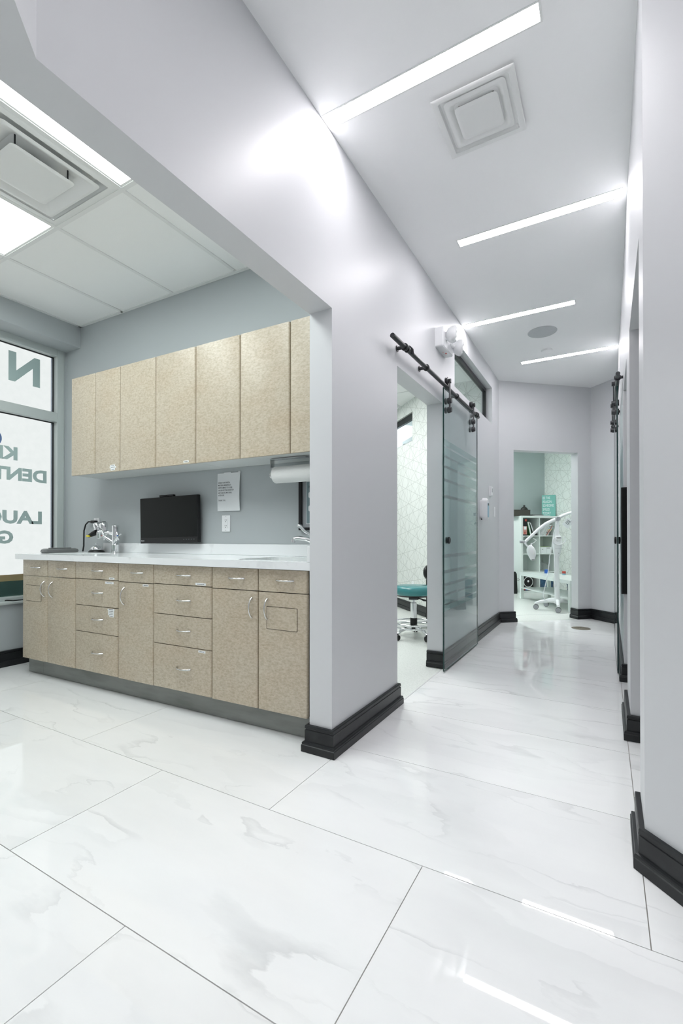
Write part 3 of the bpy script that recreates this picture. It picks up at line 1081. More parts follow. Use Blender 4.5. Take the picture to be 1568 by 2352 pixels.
# ------------------------------------------------------------------ wall cabinets
UX = [-2.297, -1.999, -1.714, -1.340, -0.965, -0.595, -0.226, 0.098]
def wall_unit(label, i0, i1, ystick=()):
    x0, x1 = UX[i0], UX[i1]
    t = thing('wall_cabinet', label, 'cabinet', KM, 'wall cabinets above the counter')
    B(x0 + 0.001, x1 - 0.001, 0.2195, 0.495, 1.509, 2.258).build('body', 'carcass_white', t)
    for i in range(i0, i1):
        d = front_panel(UX[i] + g, UX[i + 1] - g, 1.505, 2.263, 0.200, 0.018, 0.011).build('door', 'laminate', t, 30)
        for (k, *s) in ystick:
            if k == i:
                sticker(d, *s)
wall_unit('leftmost pair of beige speckled wall cabinet doors, one with three stickers', 0, 2, [(1, -1.815, -1.765, 1.543, 1.555, 0.20), (1, -1.824, -1.753, 1.530, 1.543, 0.1998), (1, -1.812, -1.766, 1.513, 1.530, 0.20)])
wall_unit('second pair of beige speckled wall cabinet doors above the monitor', 2, 4, [(3, -1.070, -1.023, 1.514, 1.527, 0.20)])
wall_unit('widest looking pair of beige wall cabinet doors above the paper notice', 4, 6)
wall_unit('beige wall cabinet partly hidden behind the pier, above the towel roll', 6, 7)

# ------------------------------------------------------------------ things on and above the counter
# monitor
mo = thing('computer_monitor', 'black flat monitor hung on the wall behind the counter', 'monitor', KM @ T(-1.468, 0.455, 0.974) @ Matrix.Rotation(math.radians(3.0), 4, 'Z') @ Matrix.Rotation(math.radians(-1.2), 4, 'Y'))
B(-0.287, 0.287, -0.03, 0.0, 0.006, 0.352).build('housing', 'black_plastic', mo, bevel=0.004)
B(-0.281, 0.281, -0.0312, -0.029, 0.050, 0.346).build('screen', 'screen_black', mo)
B(-0.283, 0.283, -0.0325, -0.029, 0.006, 0.044).build('chin', 'black_plastic', mo, bevel=0.001)
text_mb('lenovo', 0.008, facing(-0.275, -0.0328, 0.024), 0.0004, 0.02).build('logo', 'white_plastic', mo)
bt = MB()
for k in range(5):
    bt.box(0.150 + k * 0.024, 0.158 + k * 0.024, -0.0331, -0.0325, 0.030, 0.032)
bt.build('button_marks', 'mid_grey', mo)
wc = B(-0.085, 0.055, -0.032, -0.006, 0.353, 0.366).build('webcam', 'black_plastic', mo, bevel=0.004)
MB().cyl((-0.012, -0.034, 0.360), (-0.012, -0.031, 0.360), 0.005, 12).build('lens', 'screen_black', wc)
B(-0.1, 0.1, 0.0, 0.04, 0.10, 0.25).build('wall_mount', 'black_plastic', mo)

# notice
pn = thing('paper_notice', 'white printed paper notice taped to the wall above the outlet', 'paper sign', KM @ T(-0.943, 0.4965, 1.340))
sh = MB()
nx, nz_ = 6, 12
vs, fs = [], []
for j in range(nz_ + 1):
    for i in range(nx + 1):
        u, v = i / nx, j / nz_
        vs.append((-0.104 + 0.208 * u, -0.003 - 0.009 * math.sin(PI * v) * (0.4 + 0.6 * u) - 0.004 * (1 - v) * u, -0.132 + 0.267 * v))
for j in range(nz_):
    for i in range(nx):
        a = j * (nx + 1) + i
        fs.append((a, a + 1, a + nx + 2, a + nx + 1))
sh.add(vs, fs).build('sheet', 'paper', pn, 60)
for k, tx in enumerate(('KINDLY USE DENTAL', 'MATERIAL MINDFULLY.', 'KEEP IN MIND TO CLOSE', 'THE LID OF THE LIQUID OF', 'ANY DENTAL MATERIAL', 'AFTER USE.', '', 'THANK YOU.')):
    if tx:
        z = 0.062 - 0.0178 * k
        text_mb(tx, 0.0098, facing(-0.086, -0.0165, z), 0.0002, 0.012, stretch=0.80).build('printed_line', 'ink', pn)
B(-0.045, 0.02, -0.0035, -0.0025, 0.128, 0.140).build('tape', 'paper', pn)
B(0.085, 0.105, -0.0035, -0.0025, 0.127, 0.142).build('tape', 'paper', pn)

def outlet(label, M, slots=True, rocker=False, name='wall_outlet', cat='outlet'):
    t = thing(name, label, cat, M)
    B(-0.037, 0.037, -0.006, 0.0, -0.0575, 0.0575).build('cover_plate', 'white_plastic', t, bevel=0.002)
    if slots:
        B(-0.017, 0.017, -0.0085, -0.005, -0.034, 0.034).build('insert', 'white_plastic', t, bevel=0.001)
        for zc in (0.020, -0.020):
            B(-0.0075, -0.0050, -0.0090, -0.008, zc, zc + 0.009).build('slot', 'ink', t)
            B(0.0050, 0.0075, -0.0090, -0.008, zc, zc + 0.008).build('slot', 'ink', t)
            MB().cyl((0, -0.0090, zc - 0.007), (0, -0.008, zc - 0.007), 0.003, 10).build('slot', 'ink', t)
        for zc in (0.048, -0.048):
            MB().cyl((0, -0.0070, zc), (0, -0.0055, zc), 0.0028, 10).build('screw', 'mid_grey', t)
    if rocker:
        B(-0.016, 0.016, -0.010, -0.005, -0.033, 0.033).build('rocker', 'white_plastic', t, bevel=0.002)
    return t
outlet('white duplex wall outlet under the paper notice', KM @ T(-0.970, 0.4995, 1.120))
ol = outlet('white wall outlet behind the left faucet with a black plug in it', KM @ T(-2.412, 0.4995, 1.130))
# plug and cord
pc = thing('power_cord', 'black power cord with plug hanging from the outlet behind the left faucet', 'cord', KM @ T(-2.412, 0.490, 1.140))
B(-0.035, 0.022, -0.030, 0.0, 0.002, 0.026).build('plug', 'black_plastic', pc, bevel=0.004)
pts = [(-0.03, -0.016, 0.014), (-0.075, -0.02, 0.016), (-0.105, -0.025, -0.008), (-0.120, -0.03, -0.06), (-0.122, -0.03, -0.13), (-0.123, -0.03, -0.19), (-0.136, -0.03, -0.237)]
MB().tube(pts, 0.006, 8).build('cable', 'black_plastic', pc, 60)

# bell
bl = thing('service_bell', 'small chrome service bell beside the left faucet', 'bell', KM @ T(-2.295, 0.415, 0.9005))
MB().lathe([(0.062, 0.0), (0.062, 0.003), (0.052, 0.016), (0.046, 0.018)], 28).build('base', 'black_plastic', bl, 40)
MB().lathe([(0.045, 0.019), (0.046, 0.022), (0.043, 0.034), (0.034, 0.047), (0.020, 0.055), (0.004, 0.058)], 28).build('dome', 'chrome', bl, 60)
MB().lathe([(0.003, 0.057), (0.003, 0.066), (0.007, 0.068), (0.007, 0.073), (0.003, 0.076)], 14).build('button', 'chrome', bl, 60)

# left faucet with eyewash heads
fa = thing('faucet_with_eyewash', 'chrome faucet with cross handles and twin eyewash heads at left sink', 'faucet', KM @ T(-2.055, 0.415, 0.9005))
MB().lathe([(0.034, 0.0), (0.034, 0.004), (0.028, 0.008), (0.027, 0.060), (0.029, 0.064), (0.027, 0.068), (0.027, 0.170), (0.028, 0.212), (0.026, 0.217), (0.020, 0.219)], 24).build('column', 'chrome', fa, 50)
MB().tube([(-0.015, -0.005, 0.150), (-0.055, -0.012, 0.157), (-0.105, -0.020, 0.164), (-0.150, -0.028, 0.164)], [0.016, 0.016, 0.015, 0.015], 14).build('spout', 'chrome', fa, 60)
MB().lathe([(0.017, 0.0), (0.02, 0.004), (0.02, 0.03), (0.024, 0.034), (0.024, 0.055), (0.016, 0.06)], 18, Matrix.Translation((-0.158, -0.032, 0.112))).build('aerator', 'chrome', fa, 50)
for (hx, hy, hz, s) in ((-0.172, -0.034, 0.190, 1.0), (-0.098, -0.026, 0.190, 1.2)):
    Mh = Matrix.Translation((hx, hy, hz)) @ Matrix.Rotation(math.radians(-28), 4, 'Y')
    h = MB().lathe([(0.014 * s, -0.02), (0.020 * s, 0.0), (0.027 * s, 0.02), (0.028 * s, 0.045), (0.024 * s, 0.05)], 20, Mh).build('eyewash_head', 'chrome', fa, 50)
    MB().lathe([(0.022 * s, 0.050), (0.023 * s, 0.054), (0.015 * s, 0.055)], 18, Mh).build('cap', 'dark_steel', h, 40)
MB().tube([(-0.170, -0.034, 0.160), (-0.135, -0.030, 0.166), (-0.10, -0.026, 0.172)], 0.016, 12).build('yoke', 'chrome', fa, 60)
yl = MB().tube([(-0.175, -0.045, 0.163), (-0.200, -0.058, 0.150), (-0.236, -0.072, 0.132)], [0.022, 0.020, 0.012], 10).build('push_lever', 'black_plastic', fa, 50)
MB().box(-0.248, -0.212, -0.086, -0.060, 0.126, 0.140).build('lever_marking', 'yellow', yl, bevel=0.003)
for sgn, cx in ((1, 0.086), (-1, -0.080)):
    MB().tube([(0.01 * sgn, -0.012, 0.080), (cx * 0.6, -0.03, 0.108), (cx, -0.042, 0.128)], [0.014, 0.013, 0.010], 12).build('valve_stem', 'chrome', fa, 60)
    ch = MB()
    c = Vector((cx * 1.05, -0.046, 0.132))
    ax1, ax2 = Vector((0.55, -0.2, -0.8)).normalized(), Vector((0.75, 0.35, 0.45)).normalized()
    for ax in (ax1, ax2):
        ch.tube([c - ax * 0.036, c - ax * 0.012, c + ax * 0.012, c + ax * 0.036], [0.006, 0.004, 0.004, 0.006], 8)
    ch.ball(c, 0.011, 12, 6)
    hd_ = ch.build('cross_handle', 'chrome', fa, 50)
    MB().ball(c + Vector((0.006 * sgn, -0.007, 0.003)), 0.006, 10, 6).build('temperature_dot', 'blue_plastic' if sgn > 0 else 'red', hd_, 50)

# right faucet
f2 = thing('lever_faucet', 'chrome faucet with long curved wrist lever at right sink', 'faucet', KM @ T(-0.075, 0.43, 0.9005))
MB().lathe([(0.030, 0.0), (0.030, 0.005), (0.024, 0.01), (0.022, 0.07), (0.02, 0.075)], 20).build('body', 'chrome', f2, 50)
MB().tube([(0, -0.005, 0.055), (-0.06, -0.04, 0.075), (-0.13, -0.085, 0.112), (-0.18, -0.115, 0.118), (-0.195, -0.125, 0.112)], [0.018, 0.017, 0.014, 0.012, 0.013], 14).build('spout', 'chrome', f2, 60)
MB().cyl((-0.198, -0.126, 0.113), (-0.198, -0.126, 0.090), 0.013, 14).build('aerator', 'chrome', f2, 50)
MB().tube([(0, -0.01, 0.078), (-0.03, -0.03, 0.095), (-0.09, -0.07, 0.128), (-0.135, -0.10, 0.16), (-0.155, -0.112, 0.188), (-0.170, -0.12, 0.195)], [0.010, 0.008, 0.008, 0.009, 0.012, 0.010], 12).build('wrist_lever', 'chrome', f2, 60)

# paper towel holder
ph = thing('paper_towel_holder', 'metal holder screwed under the wall cabinet carrying the towel roll', 'holder', KM @ T(-0.325, 0.335, 1.505))
ar = MB()
ar.box(-0.125, 0.13, -0.022, 0.022, -0.004, 0.0)
ar.box(-0.127, -0.123, -0.020, 0.020, -0.055, -0.001)
ar.tube([(-0.125, 0, -0.05), (-0.121, 0, -0.095)], 0.006, 8)
ar.build('bracket', 'satin_chrome', ph, 40)
MB().cyl((-0.128, 0, -0.098), (0.32, 0, -0.098), 0.010, 12).build('rod', 'satin_chrome', ph, 40)
kk = MB()
kk.tube([(-0.128, 0.018 * math.cos(t), -0.098 + 0.018 * math.sin(t)) for t in [2 * PI * k / 16 for k in range(17)]], 0.004, 6, False)
kk.build('end_ring', 'satin_chrome', ph, 60)
tr_ = thing('paper_towel_roll', 'white textured paper towel roll hanging under the wall cabinet', 'paper towels', KM @ T(-0.325, 0.335, 1.407))
MR = Matrix.Rotation(PI / 2, 4, 'Y')
MB().lathe([(0.018, -0.10), (0.048, -0.10), (0.0515, -0.096), (0.0515, 0.206), (0.048, 0.21), (0.018, 0.21)], 36, MR).build('roll', 'paper_towel', tr_, 40)
MB().lathe([(0.0125, -0.1015), (0.019, -0.1015), (0.019, 0.2115), (0.0125, 0.2115)], 20, MR).build('core', 'wood_tan', tr_, 40)

# framed poster at the right
fp = thing('framed_poster', 'black framed poster on the wall partly hidden behind the pier', 'poster', KM @ T(-0.11, 0.498, 1.235))
ff = MB()
ringplate(ff, [(-0.238, -0.168), (0.20, -0.168), (0.20, 0.168), (-0.238, 0.168)], [(-0.218, -0.150), (0.18, -0.150), (0.18, 0.150), (-0.218, 0.150)], 0, 0.022, Matrix.Rotation(PI / 2, 4, 'X'))
ff.build('frame', 'black_plastic', fp)
B(-0.22, 0.182, -0.006, -0.002, -0.152, 0.152).build('backing', 'mid_grey', fp)
pp = B(-0.186, 0.14, -0.009, -0.006, -0.124, 0.138).build('poster_sheet', 'poster_blue', fp)
B(-0.190, 0.144, -0.0065, -0.0062, -0.128, 0.142).build('white_border', 'label_white', fp)
text_mb('H', 0.018, facing(-0.170, -0.0095, 0.098), 0.0004, 0.01).build('print', 'ink', pp)
for zc in (0.055, -0.03):
    MB().prism(rrect(-0.172, -0.13, zc - 0.018, zc + 0.018, 0.01, 4), 0, 0.0005, Matrix.Translation((0, -0.009, 0)) @ Matrix.Rotation(PI / 2, 4, 'X')).build('picture', 'paper', pp)

# grey case at the window end
gc = thing('grey_case', 'flat dark grey plastic case on the window end of the counter', 'case', KM @ T(-2.452, 0.21, 0.9005) @ Matrix.Rotation(math.radians(90), 4, 'Z'))
MB().loft([[(p[0], p[1], z) for p in rrect(-w, w, -d, d, 0.02, 4)] for w, d, z in ((0.130, 0.036, 0.0), (0.138, 0.040, 0.010), (0.134, 0.038, 0.026), (0.118, 0.030, 0.034))]).build('shell', 'grey_plastic', gc, 35)
B(-0.08, 0.08, -0.022, 0.022, 0.034, 0.040).build('lid_plate', 'grey_plastic', gc, bevel=0.004)
# cable on the sill
o = MB().tube([(0, 0.22, 0.008), (0.01, 0.14, 0.004), (0.0, 0.05, 0.004), (0.004, 0.0, 0.012), (-0.002, -0.01, 0.010)], 0.0045, 8).build('sill_cable', 'black_plastic', None, 60)
o.location = (-4.150, 1.88, 0.508)
tag(o, 'short black cable lying on the window sill beside the cabinets', 'cable')

# ------------------------------------------------------------------ corridor fittings, left side
def slide_rail(label, M, y0, y1, sgn, brackets, stops):
    """rail along local y, wall on the -x side (sgn=1)"""
    t = thing('sliding_door_rail', label, 'door rail', M)
    MB().cyl((0, y0, 0), (0, y1, 0), 0.0145, 18).build('rail_tube', 'dark_steel', t, 40)
    for b in brackets:
        br = MB().lathe([(0.022, -0.009), (0.023, -0.006), (0.023, 0.006), (0.022, 0.009)], 18, Matrix.Translation((0, b, 0)) @ Matrix.Rotation(PI / 2, 4, 'X'))
        br.cyl((0, b, 0), (-0.050, b, 0), 0.011, 12)
        br.lathe([(0.019, 0), (0.019, 0.006)], 16, Matrix.Translation((-0.0515, b, 0)) @ Matrix.Rotation(PI / 2, 4, 'Y'))
        br.build('wall_bracket', 'dark_steel', t, 40)
    for b in stops:
        st = MB().lathe([(0.020, -0.008), (0.020, 0.008)], 16, Matrix.Translation((0, b, 0)) @ Matrix.Rotation(PI / 2, 4, 'X'))
        st.tube([(0.0, b, 0.017), (0.006, b + 0.02, 0.024), (0.018, b + 0.045, 0.012), (0.016, b + 0.06, -0.012)], 0.007, 8)
        st.build('end_stop', 'dark_steel', t, 40)
    return t
RZ = 2.182
XD = XL + 0.052
slide_rail('dark steel rail for the glass door on the left corridor wall', T(XD, 0, RZ), 2.44, 4.52, 1, (2.63, 3.02, 3.76, 4.44), (2.67, 4.40))

def glass_door(label, M, y0, y1, zt, zb, bands, knob_y, hang):
    t = thing('sliding_glass_door', label, 'door', M)
    gp = B(-0.004, 0.004, y0 + 0.003, y1 - 0.003, zb, zt).build('glass_panel', 'clear_glass', t)
    ed = MB()
    ed.box(-0.0048, 0.0048, y0, y0 + 0.003, zb, zt)
    ed.box(-0.0048, 0.0048, y1 - 0.003, y1, zb, zt)
    ed.box(-0.0048, 0.0048, y0, y1, zb - 0.002, zb)
    ed.box(-0.0048, 0.0048, y0, y1, zt, zt + 0.002)
    ed.build('polished_edge', 'glass_edge', t)
    for z0, z1 in bands:
        B(-0.0062, -0.0056, y0 + 0.012, y1 - 0.012, z0, z1).build('frosted_band', 'frost_film', gp)
    k = MB()
    for s in (-1, 1):
        k.lathe([(0.020, 0.0), (0.027, 0.002), (0.028, 0.012), (0.022, 0.016), (0.012, 0.013)], 24,
                Matrix.Translation((s * 0.0052, knob_y, 1.0)) @ Matrix.Rotation(s * PI / 2, 4, 'Y'))
    k.build('pull_knob', 'black_plastic', t, 40)
    for hy in hang:
        h = MB()
        h.box(0.018, 0.025, hy - 0.017, hy + 0.017, 2.0, 2.232)
        hg = h.build('hanger', 'dark_steel', t, bevel=0.004)
        MB().lathe([(0.014, -0.010), (0.032, -0.010), (0.034, -0.006), (0.028, -0.002), (0.028, 0.004), (0.034, 0.008), (0.032, 0.012), (0.014, 0.012)], 22,
                   Matrix.Translation((0.0, hy, 2.228)) @ Matrix.Rotation(PI / 2, 4, 'Y')).build('wheel', 'dark_steel', hg, 40)
        MB().cyl((0.010, hy, 2.228), (0.034, hy, 2.228), 0.018, 14).build('axle', 'dark_steel', hg, 40)
        for z in (2.075, 2.005):
            b = MB().lathe([(0.024, -0.016), (0.024, -0.0065)], 18, Matrix.Translation((0, hy, z)) @ Matrix.Rotation(PI / 2, 4, 'Y'))
            b.lathe([(0.024, 0.0065), (0.024, 0.017), (0.019, 0.030), (0.019, 0.036)], 18, Matrix.Translation((0, hy, z)) @ Matrix.Rotation(PI / 2, 4, 'Y'))
            b.build('clamp_bolt', 'dark_steel', hg, 40)
    return t
stripes = [1.722, 1.643, 1.565, 1.463, 1.338, 0.879, 0.758, 0.659, 0.580, 0.505]
edges = [1.775]
hh = [0.008, 0.010, 0.011, 0.012, 0.013, 0.013, 0.012, 0.011, 0.010, 0.008]
for z, q in zip(stripes, hh):
    edges += [z + q, z - q]
edges.append(0.456)
bands = [(edges[i + 1], edges[i]) for i in range(0, len(edges), 2)]
glass_door('frosted striped glass sliding door slid open against the left wall', T(XD, 0, 0), 3.405, 4.46, 2.155, 0.012, bands, 3.50, (3.50, 4.24))

# transom window in left wall
tw = empty('window_2', T(XL - 0.085, 0, 0))
struct(tw, 'high interior window with a black frame in the left wall')
f = MB()
f.box(-0.02, 0.02, 3.888, 5.40, 2.682, 2.722)
f.box(-0.02, 0.02, 5.368, 5.40, 2.31, 2.682)
f.box(-0.02, 0.02, 3.888, 3.918, 2.31, 2.682)
f.box(-0.02, 0.02, 3.918, 5.368, 2.31, 2.33)
f.build('frame', 'black_trim', tw)
B(-0.004, 0.004, 3.918, 5.368, 2.33, 2.682).build('pane', 'clear_glass', tw)
# high window in operatory wall
hw = empty('window_3', ow.matrix_world.copy())
struct(hw, 'high window with a dark frame in the patterned wall')
f = MB()
f.box(0.449, 1.75, -0.07, -0.03, 2.68, 2.765)
f.box(0.449, 1.75, -0.07, -0.03, 2.36, 2.378)
f.build('frame', 'black_trim', hw)
B(0.449, 1.75, -0.055, -0.050, 2.378, 2.68).build('pane', 'clear_glass', hw)
bk = B(0.2, 2.1, -1.3, -1.2, 2.0, 3.2).build('wall_beyond_window', 'teal_grey_paint')
bk.matrix_world = ow.matrix_world
struct(bk)
bk = B(0.2, 2.1, -1.3, -0.1, 3.0, 3.1).build('ceiling_beyond_window', 'ceiling_tile')
bk.matrix_world = ow.matrix_world
struct(bk)
troffer(0.2, 0.44, -0.9, -0.12, 2.99, 'unseen panel light added to brighten the space beyond the high window', 'op_glow', None, ow.matrix_world)  # added lamp beside the opening, out of sight, to light the space behind

# emergency light
em = thing('emergency_light', 'white twin-head emergency light above the left doorway', 'emergency light', T(XL, 3.50, 2.535))
MB().loft([[(x, y, z) for y, z in rrect(-w, w, -h_, h_, 0.012, 4)] for x, w, h_ in ((0.0, 0.130, 0.075), (0.055, 0.130, 0.075), (0.062, 0.122, 0.067))]).build('housing', 'white_plastic', em, 30)
B(0.02, 0.024, -0.006, 0.0, -0.0765, -0.0745).build('indicator', 'red_led', em)
MB().ball((0.035, 0.03, -0.0755), 0.006, 10, 6).build('status_led', 'red_led', em, 50)
for hy in (-0.075, 0.112):
    Mh = Matrix.Translation((0.105, hy + 0.03, 0.030 if hy < 0 else -0.005)) @ Matrix.Rotation(math.radians(22), 4, 'Z') @ Matrix.Rotation(PI / 2 + 0.12, 4, 'Y')
    h = MB().lathe([(0.018, -0.045), (0.040, -0.035), (0.058, -0.012), (0.063, 0.008), (0.064, 0.016), (0.056, 0.026), (0.030, 0.030)], 26, Mh).build('lamp_head', 'white_plastic', em, 50)
    le = MB()
    for k in range(7):
        a = 2 * PI * k / 7
        le.lathe([(0.010, 0.024), (0.010, 0.031), (0.005, 0.033)], 10, Mh @ Matrix.Translation((0.040 * math.cos(a), 0.040 * math.sin(a), 0)))
    le.build('lens_ring', 'white_metal', h, 40)
    MB().cyl((0.055, hy * 0.6, 0.0), (0.10, hy + 0.02, 0.025 if hy < 0 else -0.005), 0.014, 12).build('swivel', 'white_plastic', em, 40)

# small wall devices by the glass door
dv = thing('hand_sanitizer_dispenser', 'white rounded wall dispenser with blue front beside the glass door', 'dispenser', T(XL, 4.83, 1.31))
MB().loft([[(x, y, z) for y, z in rrect(-w, w, -h_, h_ , min(w, 0.05), 6)] for x, w, h_ in ((0.0, 0.034, 0.092), (0.020, 0.037, 0.10), (0.022, 0.040, 0.115), (0.060, 0.039, 0.115), (0.076, 0.030, 0.102))]).build('shell', 'white_plastic', dv, 40)
MB().loft([[(x, y, z - 0.008) for y, z in rrect(-w, w, -h_, h_, 0.02, 5)] for x, w, h_ in ((0.070, 0.026, 0.076), (0.0795, 0.024, 0.074))]).build('blue_face', 'panel_blue', dv, 40)
B(0.079, 0.081, -0.022, 0.022, 0.038, 0.060).build('display', 'screen_black', dv)
B(0.01, 0.04, -0.02, 0.02, -0.108, -0.09).build('nozzle', 'black_plastic', dv, bevel=0.003)
tm = thing('thermostat', 'white wall thermostat with a small screen above the dispenser', 'thermostat', T(XL, 5.265, 1.537))
B(0, 0.012, -0.050, 0.050, -0.055, 0.055).build('back_plate', 'white_plastic', tm, bevel=0.003)
B(0.0125, 0.028, -0.040, 0.040, -0.050, 0.050).build('case', 'white_plastic', tm, bevel=0.004)
B(0.028, 0.029, -0.018, 0.018, -0.015, 0.028).build('screen', 'mid_grey', tm)
outlet('white rocker light switch on the left wall below the thermostat', T(XL, 5.50, 1.318, PI / 2), False, True, 'light_switch', 'light switch')

# floor cover
fc = thing('floor_cleanout', 'round brass cleanout cover set in the tile before the far doorway', 'floor cover', T(-0.234, 5.849, 0.0))
MB().lathe([(0.098, 0.0003), (0.098, 0.002), (0.093, 0.003)], 36).build('cover', 'brass', fc, 40)
MB().lathe([(0.012, 0.003), (0.012, 0.0036)], 12).build('screw', 'satin_chrome', fc, 40)

# ------------------------------------------------------------------ corridor fittings, right side
XR = 0.085
slide_rail('dark steel rail for the glass door on the right corridor wall', T(XR, 0, RZ) @ Matrix.Rotation(PI, 4, 'Z'), -5.75, -3.80, 1, (-5.6, -4.95, -3.9), (-5.66,))
glass_door('frosted striped glass sliding door seen edge-on at the right wall', T(XR, 0, 0) @ Matrix.Rotation(PI, 4, 'Z'), -5.02, -4.02, 2.155, 0.012, bands, -4.10, (-4.9, -4.2))
bp = thing('black_wall_panel', 'tall narrow black panel fixed on the right doorway jamb', 'panel', T(0.115, 3.849, 0.62))
B(-0.013, 0.034, -0.025, 0.0, 0.0, 0.757).build('slab', 'black_plastic', bp, bevel=0.003)
B(-0.006, 0.027, -0.0262, -0.024, 0.01, 0.747).build('face', 'screen_black', bp)

# ------------------------------------------------------------------ operatory: stool, switch, lights
outlet('white rocker switch on the patterned wall seen through the left doorway', ow.matrix_world @ T(0.224, -0.0005 + 0.0, 2.24) @ Matrix.Rotation(PI, 4, 'Z'), False, True, 'light_switch', 'light switch')
outlet('white outlet low on the patterned wall just above the stool seat', ow.matrix_world @ T(0.435, 0.0, 0.36) @ Matrix.Rotation(PI, 4, 'Z'), False, True)
st = thing('rolling_stool', 'teal vinyl rolling stool with chrome footring seen through left doorway', 'stool', T(-1.705, 4.49, 0, 0.35))
MB().lathe([(0.12, 0.432), (0.190, 0.440), (0.207, 0.455), (0.212, 0.485), (0.205, 0.512), (0.180, 0.526), (0.0005, 0.532)], 40).build('seat', 'teal_vinyl', st, 50)
MB().lathe([(0.10, 0.418), (0.175, 0.424), (0.188, 0.440), (0.12, 0.442)], 36).build('seat_pan', 'black_plastic', st, 40)
MB().box(-0.05, 0.05, -0.035, 0.035, 0.385, 0.42).build('mechanism', 'dark_steel', st, bevel=0.006)
MB().tube([(0.03, -0.01, 0.402), (0.075, -0.03, 0.395), (0.10, -0.04, 0.385), (0.125, -0.05, 0.383)], [0.006, 0.007, 0.011, 0.009], 8).build('lever', 'dark_steel', st, 50)
MB().lathe([(0.019, 0.34), (0.019, 0.39)], 18).build('piston', 'chrome', st, 40)
MB().lathe([(0.033, 0.20), (0.032, 0.352), (0.028, 0.356)], 22).build('column', 'chrome', st, 40)
MB().lathe([(0.036, 0.135), (0.036, 0.198), (0.034, 0.20)], 22).build('collar', 'black_plastic', st, 40)
rg_ = MB()
for (r, z) in ((0.215, 0.150), (0.205, 0.112)):
    rg_.tube([(r * math.cos(2 * PI * k / 40), r * math.sin(2 * PI * k / 40), z) for k in range(41)], 0.0095, 8, False)
rg_.build('foot_ring', 'chrome', st, 60)
sp = MB()
for k in range(3):
    a = 2 * PI * k / 3 + 0.6
    sp.tube([(0.03 * math.cos(a), 0.03 * math.sin(a), 0.150), (0.213 * math.cos(a), 0.213 * math.sin(a), 0.150)], 0.006, 8)
sp.build('ring_spoke', 'chrome', st, 60)
MB().lathe([(0.02, 0.062), (0.045, 0.075), (0.055, 0.100), (0.05, 0.118), (0.03, 0.13)], 22).build('hub', 'dark_steel', st, 40)
for k in range(5):
    a = 2 * PI * k / 5 + 0.25
    ca, sa = math.cos(a), math.sin(a)
    MB().tube([(0.02 * ca, 0.02 * sa, 0.100), (0.12 * ca, 0.12 * sa, 0.104), (0.20 * ca, 0.20 * sa, 0.088), (0.245 * ca, 0.245 * sa, 0.062)], [0.021, 0.019, 0.016, 0.014], 10).build('leg', 'chrome', st, 60)
    cs = MB()
    for s in (-0.012, 0.012):
        c0 = Vector((0.252 * ca, 0.252 * sa, 0.029)) + Vector((-sa, ca, 0)) * s
        cs.cyl(c0 - Vector((-sa, ca, 0)) * 0.008, c0 + Vector((-sa, ca, 0)) * 0.008, 0.028, 16)
    cs.build('caster', 'black_plastic', st, 40)
# a second seat's rounded edge peeks past the jamb
o = MB().ball((0, 0, 0), (0.045, 0.10, 0.085), 18, 10).lathe([(0.02, -0.60), (0.02, -0.05)], 14).build('chair_armrest', 'black_plastic', None, 50)
o.location = (-1.80, 5.20, 0.615)
tag(o, 'dark rounded armrest peeking past the doorway jamb', 'armrest')
troffer(-2.6, -2.0, 3.2, 4.4, HO - 0.014, 'ceiling panel light in the room beyond the left doorway', 'op_glow')
troffer(-3.6, -3.0, 4.6, 5.8, HO - 0.014, 'ceiling panel light deep in the room beyond the left doorway', 'op_glow')
og = MB()
for y in (4.5, 5.1, 5.7, 6.3):
    og.box(-4.5, -1.3, y - 0.012, y + 0.012, HO - 0.004, HO + 0.001)
for x in (-3.2, -2.6, -2.0):
    og.box(x - 0.012, x + 0.012, 2.6, 7.4, HO - 0.0045, HO + 0.001)
struct(og.build('trim_operatory_grid', 'white_metal'))

# ------------------------------------------------------------------ far room
troffer(1.35, 1.95, 0.15, 0.75, 2.706, 'unseen panel light added to brighten the far room', 'op_glow', None, RM)  # unseen fixture, placed out of view and sized to lift the room's brightness
troffer(0.12, 0.72, 0.35, 1.45, 2.706, 'unseen panel light added inside the far doorway to brighten the lamp stand', 'far_fill', None, RM)  # added lamp, out of sight, lighting the stand from the door side
troffer(0.06, 0.66, 1.75, 2.95, 2.706, 'unseen panel light added to brighten the back wall of the far room', 'deep_fill', None, RM)  # added lamp, hidden from the doorway, that lifts the painted back wall
# shelf
SH = RM @ T(2.012, 2.57, 0)
sv = thing('cube_shelf', 'tall white cube shelf against the far room wall', 'shelf', SH)
SW, SD, SHH = 0.765, 0.39, 1.425
for x0, x1 in ((0, 0.036), (SW - 0.036, SW)):
    B(x0, x1, 0, SD, 0, SHH).build('side_panel', 'white_lacquer', sv, bevel=0.001)
B(0.037, SW - 0.037, 0, SD, SHH - 0.036, SHH).build('top_panel', 'white_lacquer', sv, bevel=0.001)
B(0.037, SW - 0.037, 0, SD, 0.0, 0.036).build('bottom_panel', 'white_lacquer', sv, bevel=0.001)
B(SW / 2 - 0.008, SW / 2 + 0.008, 0.003, SD - 0.012, 0.037, SHH - 0.037).build('divider', 'white_lacquer', sv)
for z in (0.385, 0.718, 1.052):
    for x0, x1 in ((0.037, SW / 2 - 0.0085), (SW / 2 + 0.0085, SW - 0.037)):
        B(x0, x1, 0.003, SD - 0.012, z - 0.008, z + 0.008).build('shelf_board', 'white_lacquer', sv)
B(0.037, SW - 0.037, SD - 0.010, SD - 0.004, 0.037, SHH - 0.037).build('back_panel', 'white_lacquer', sv)
Z1, Z2, Z3 = 1.0605, 0.7265, 0.3935
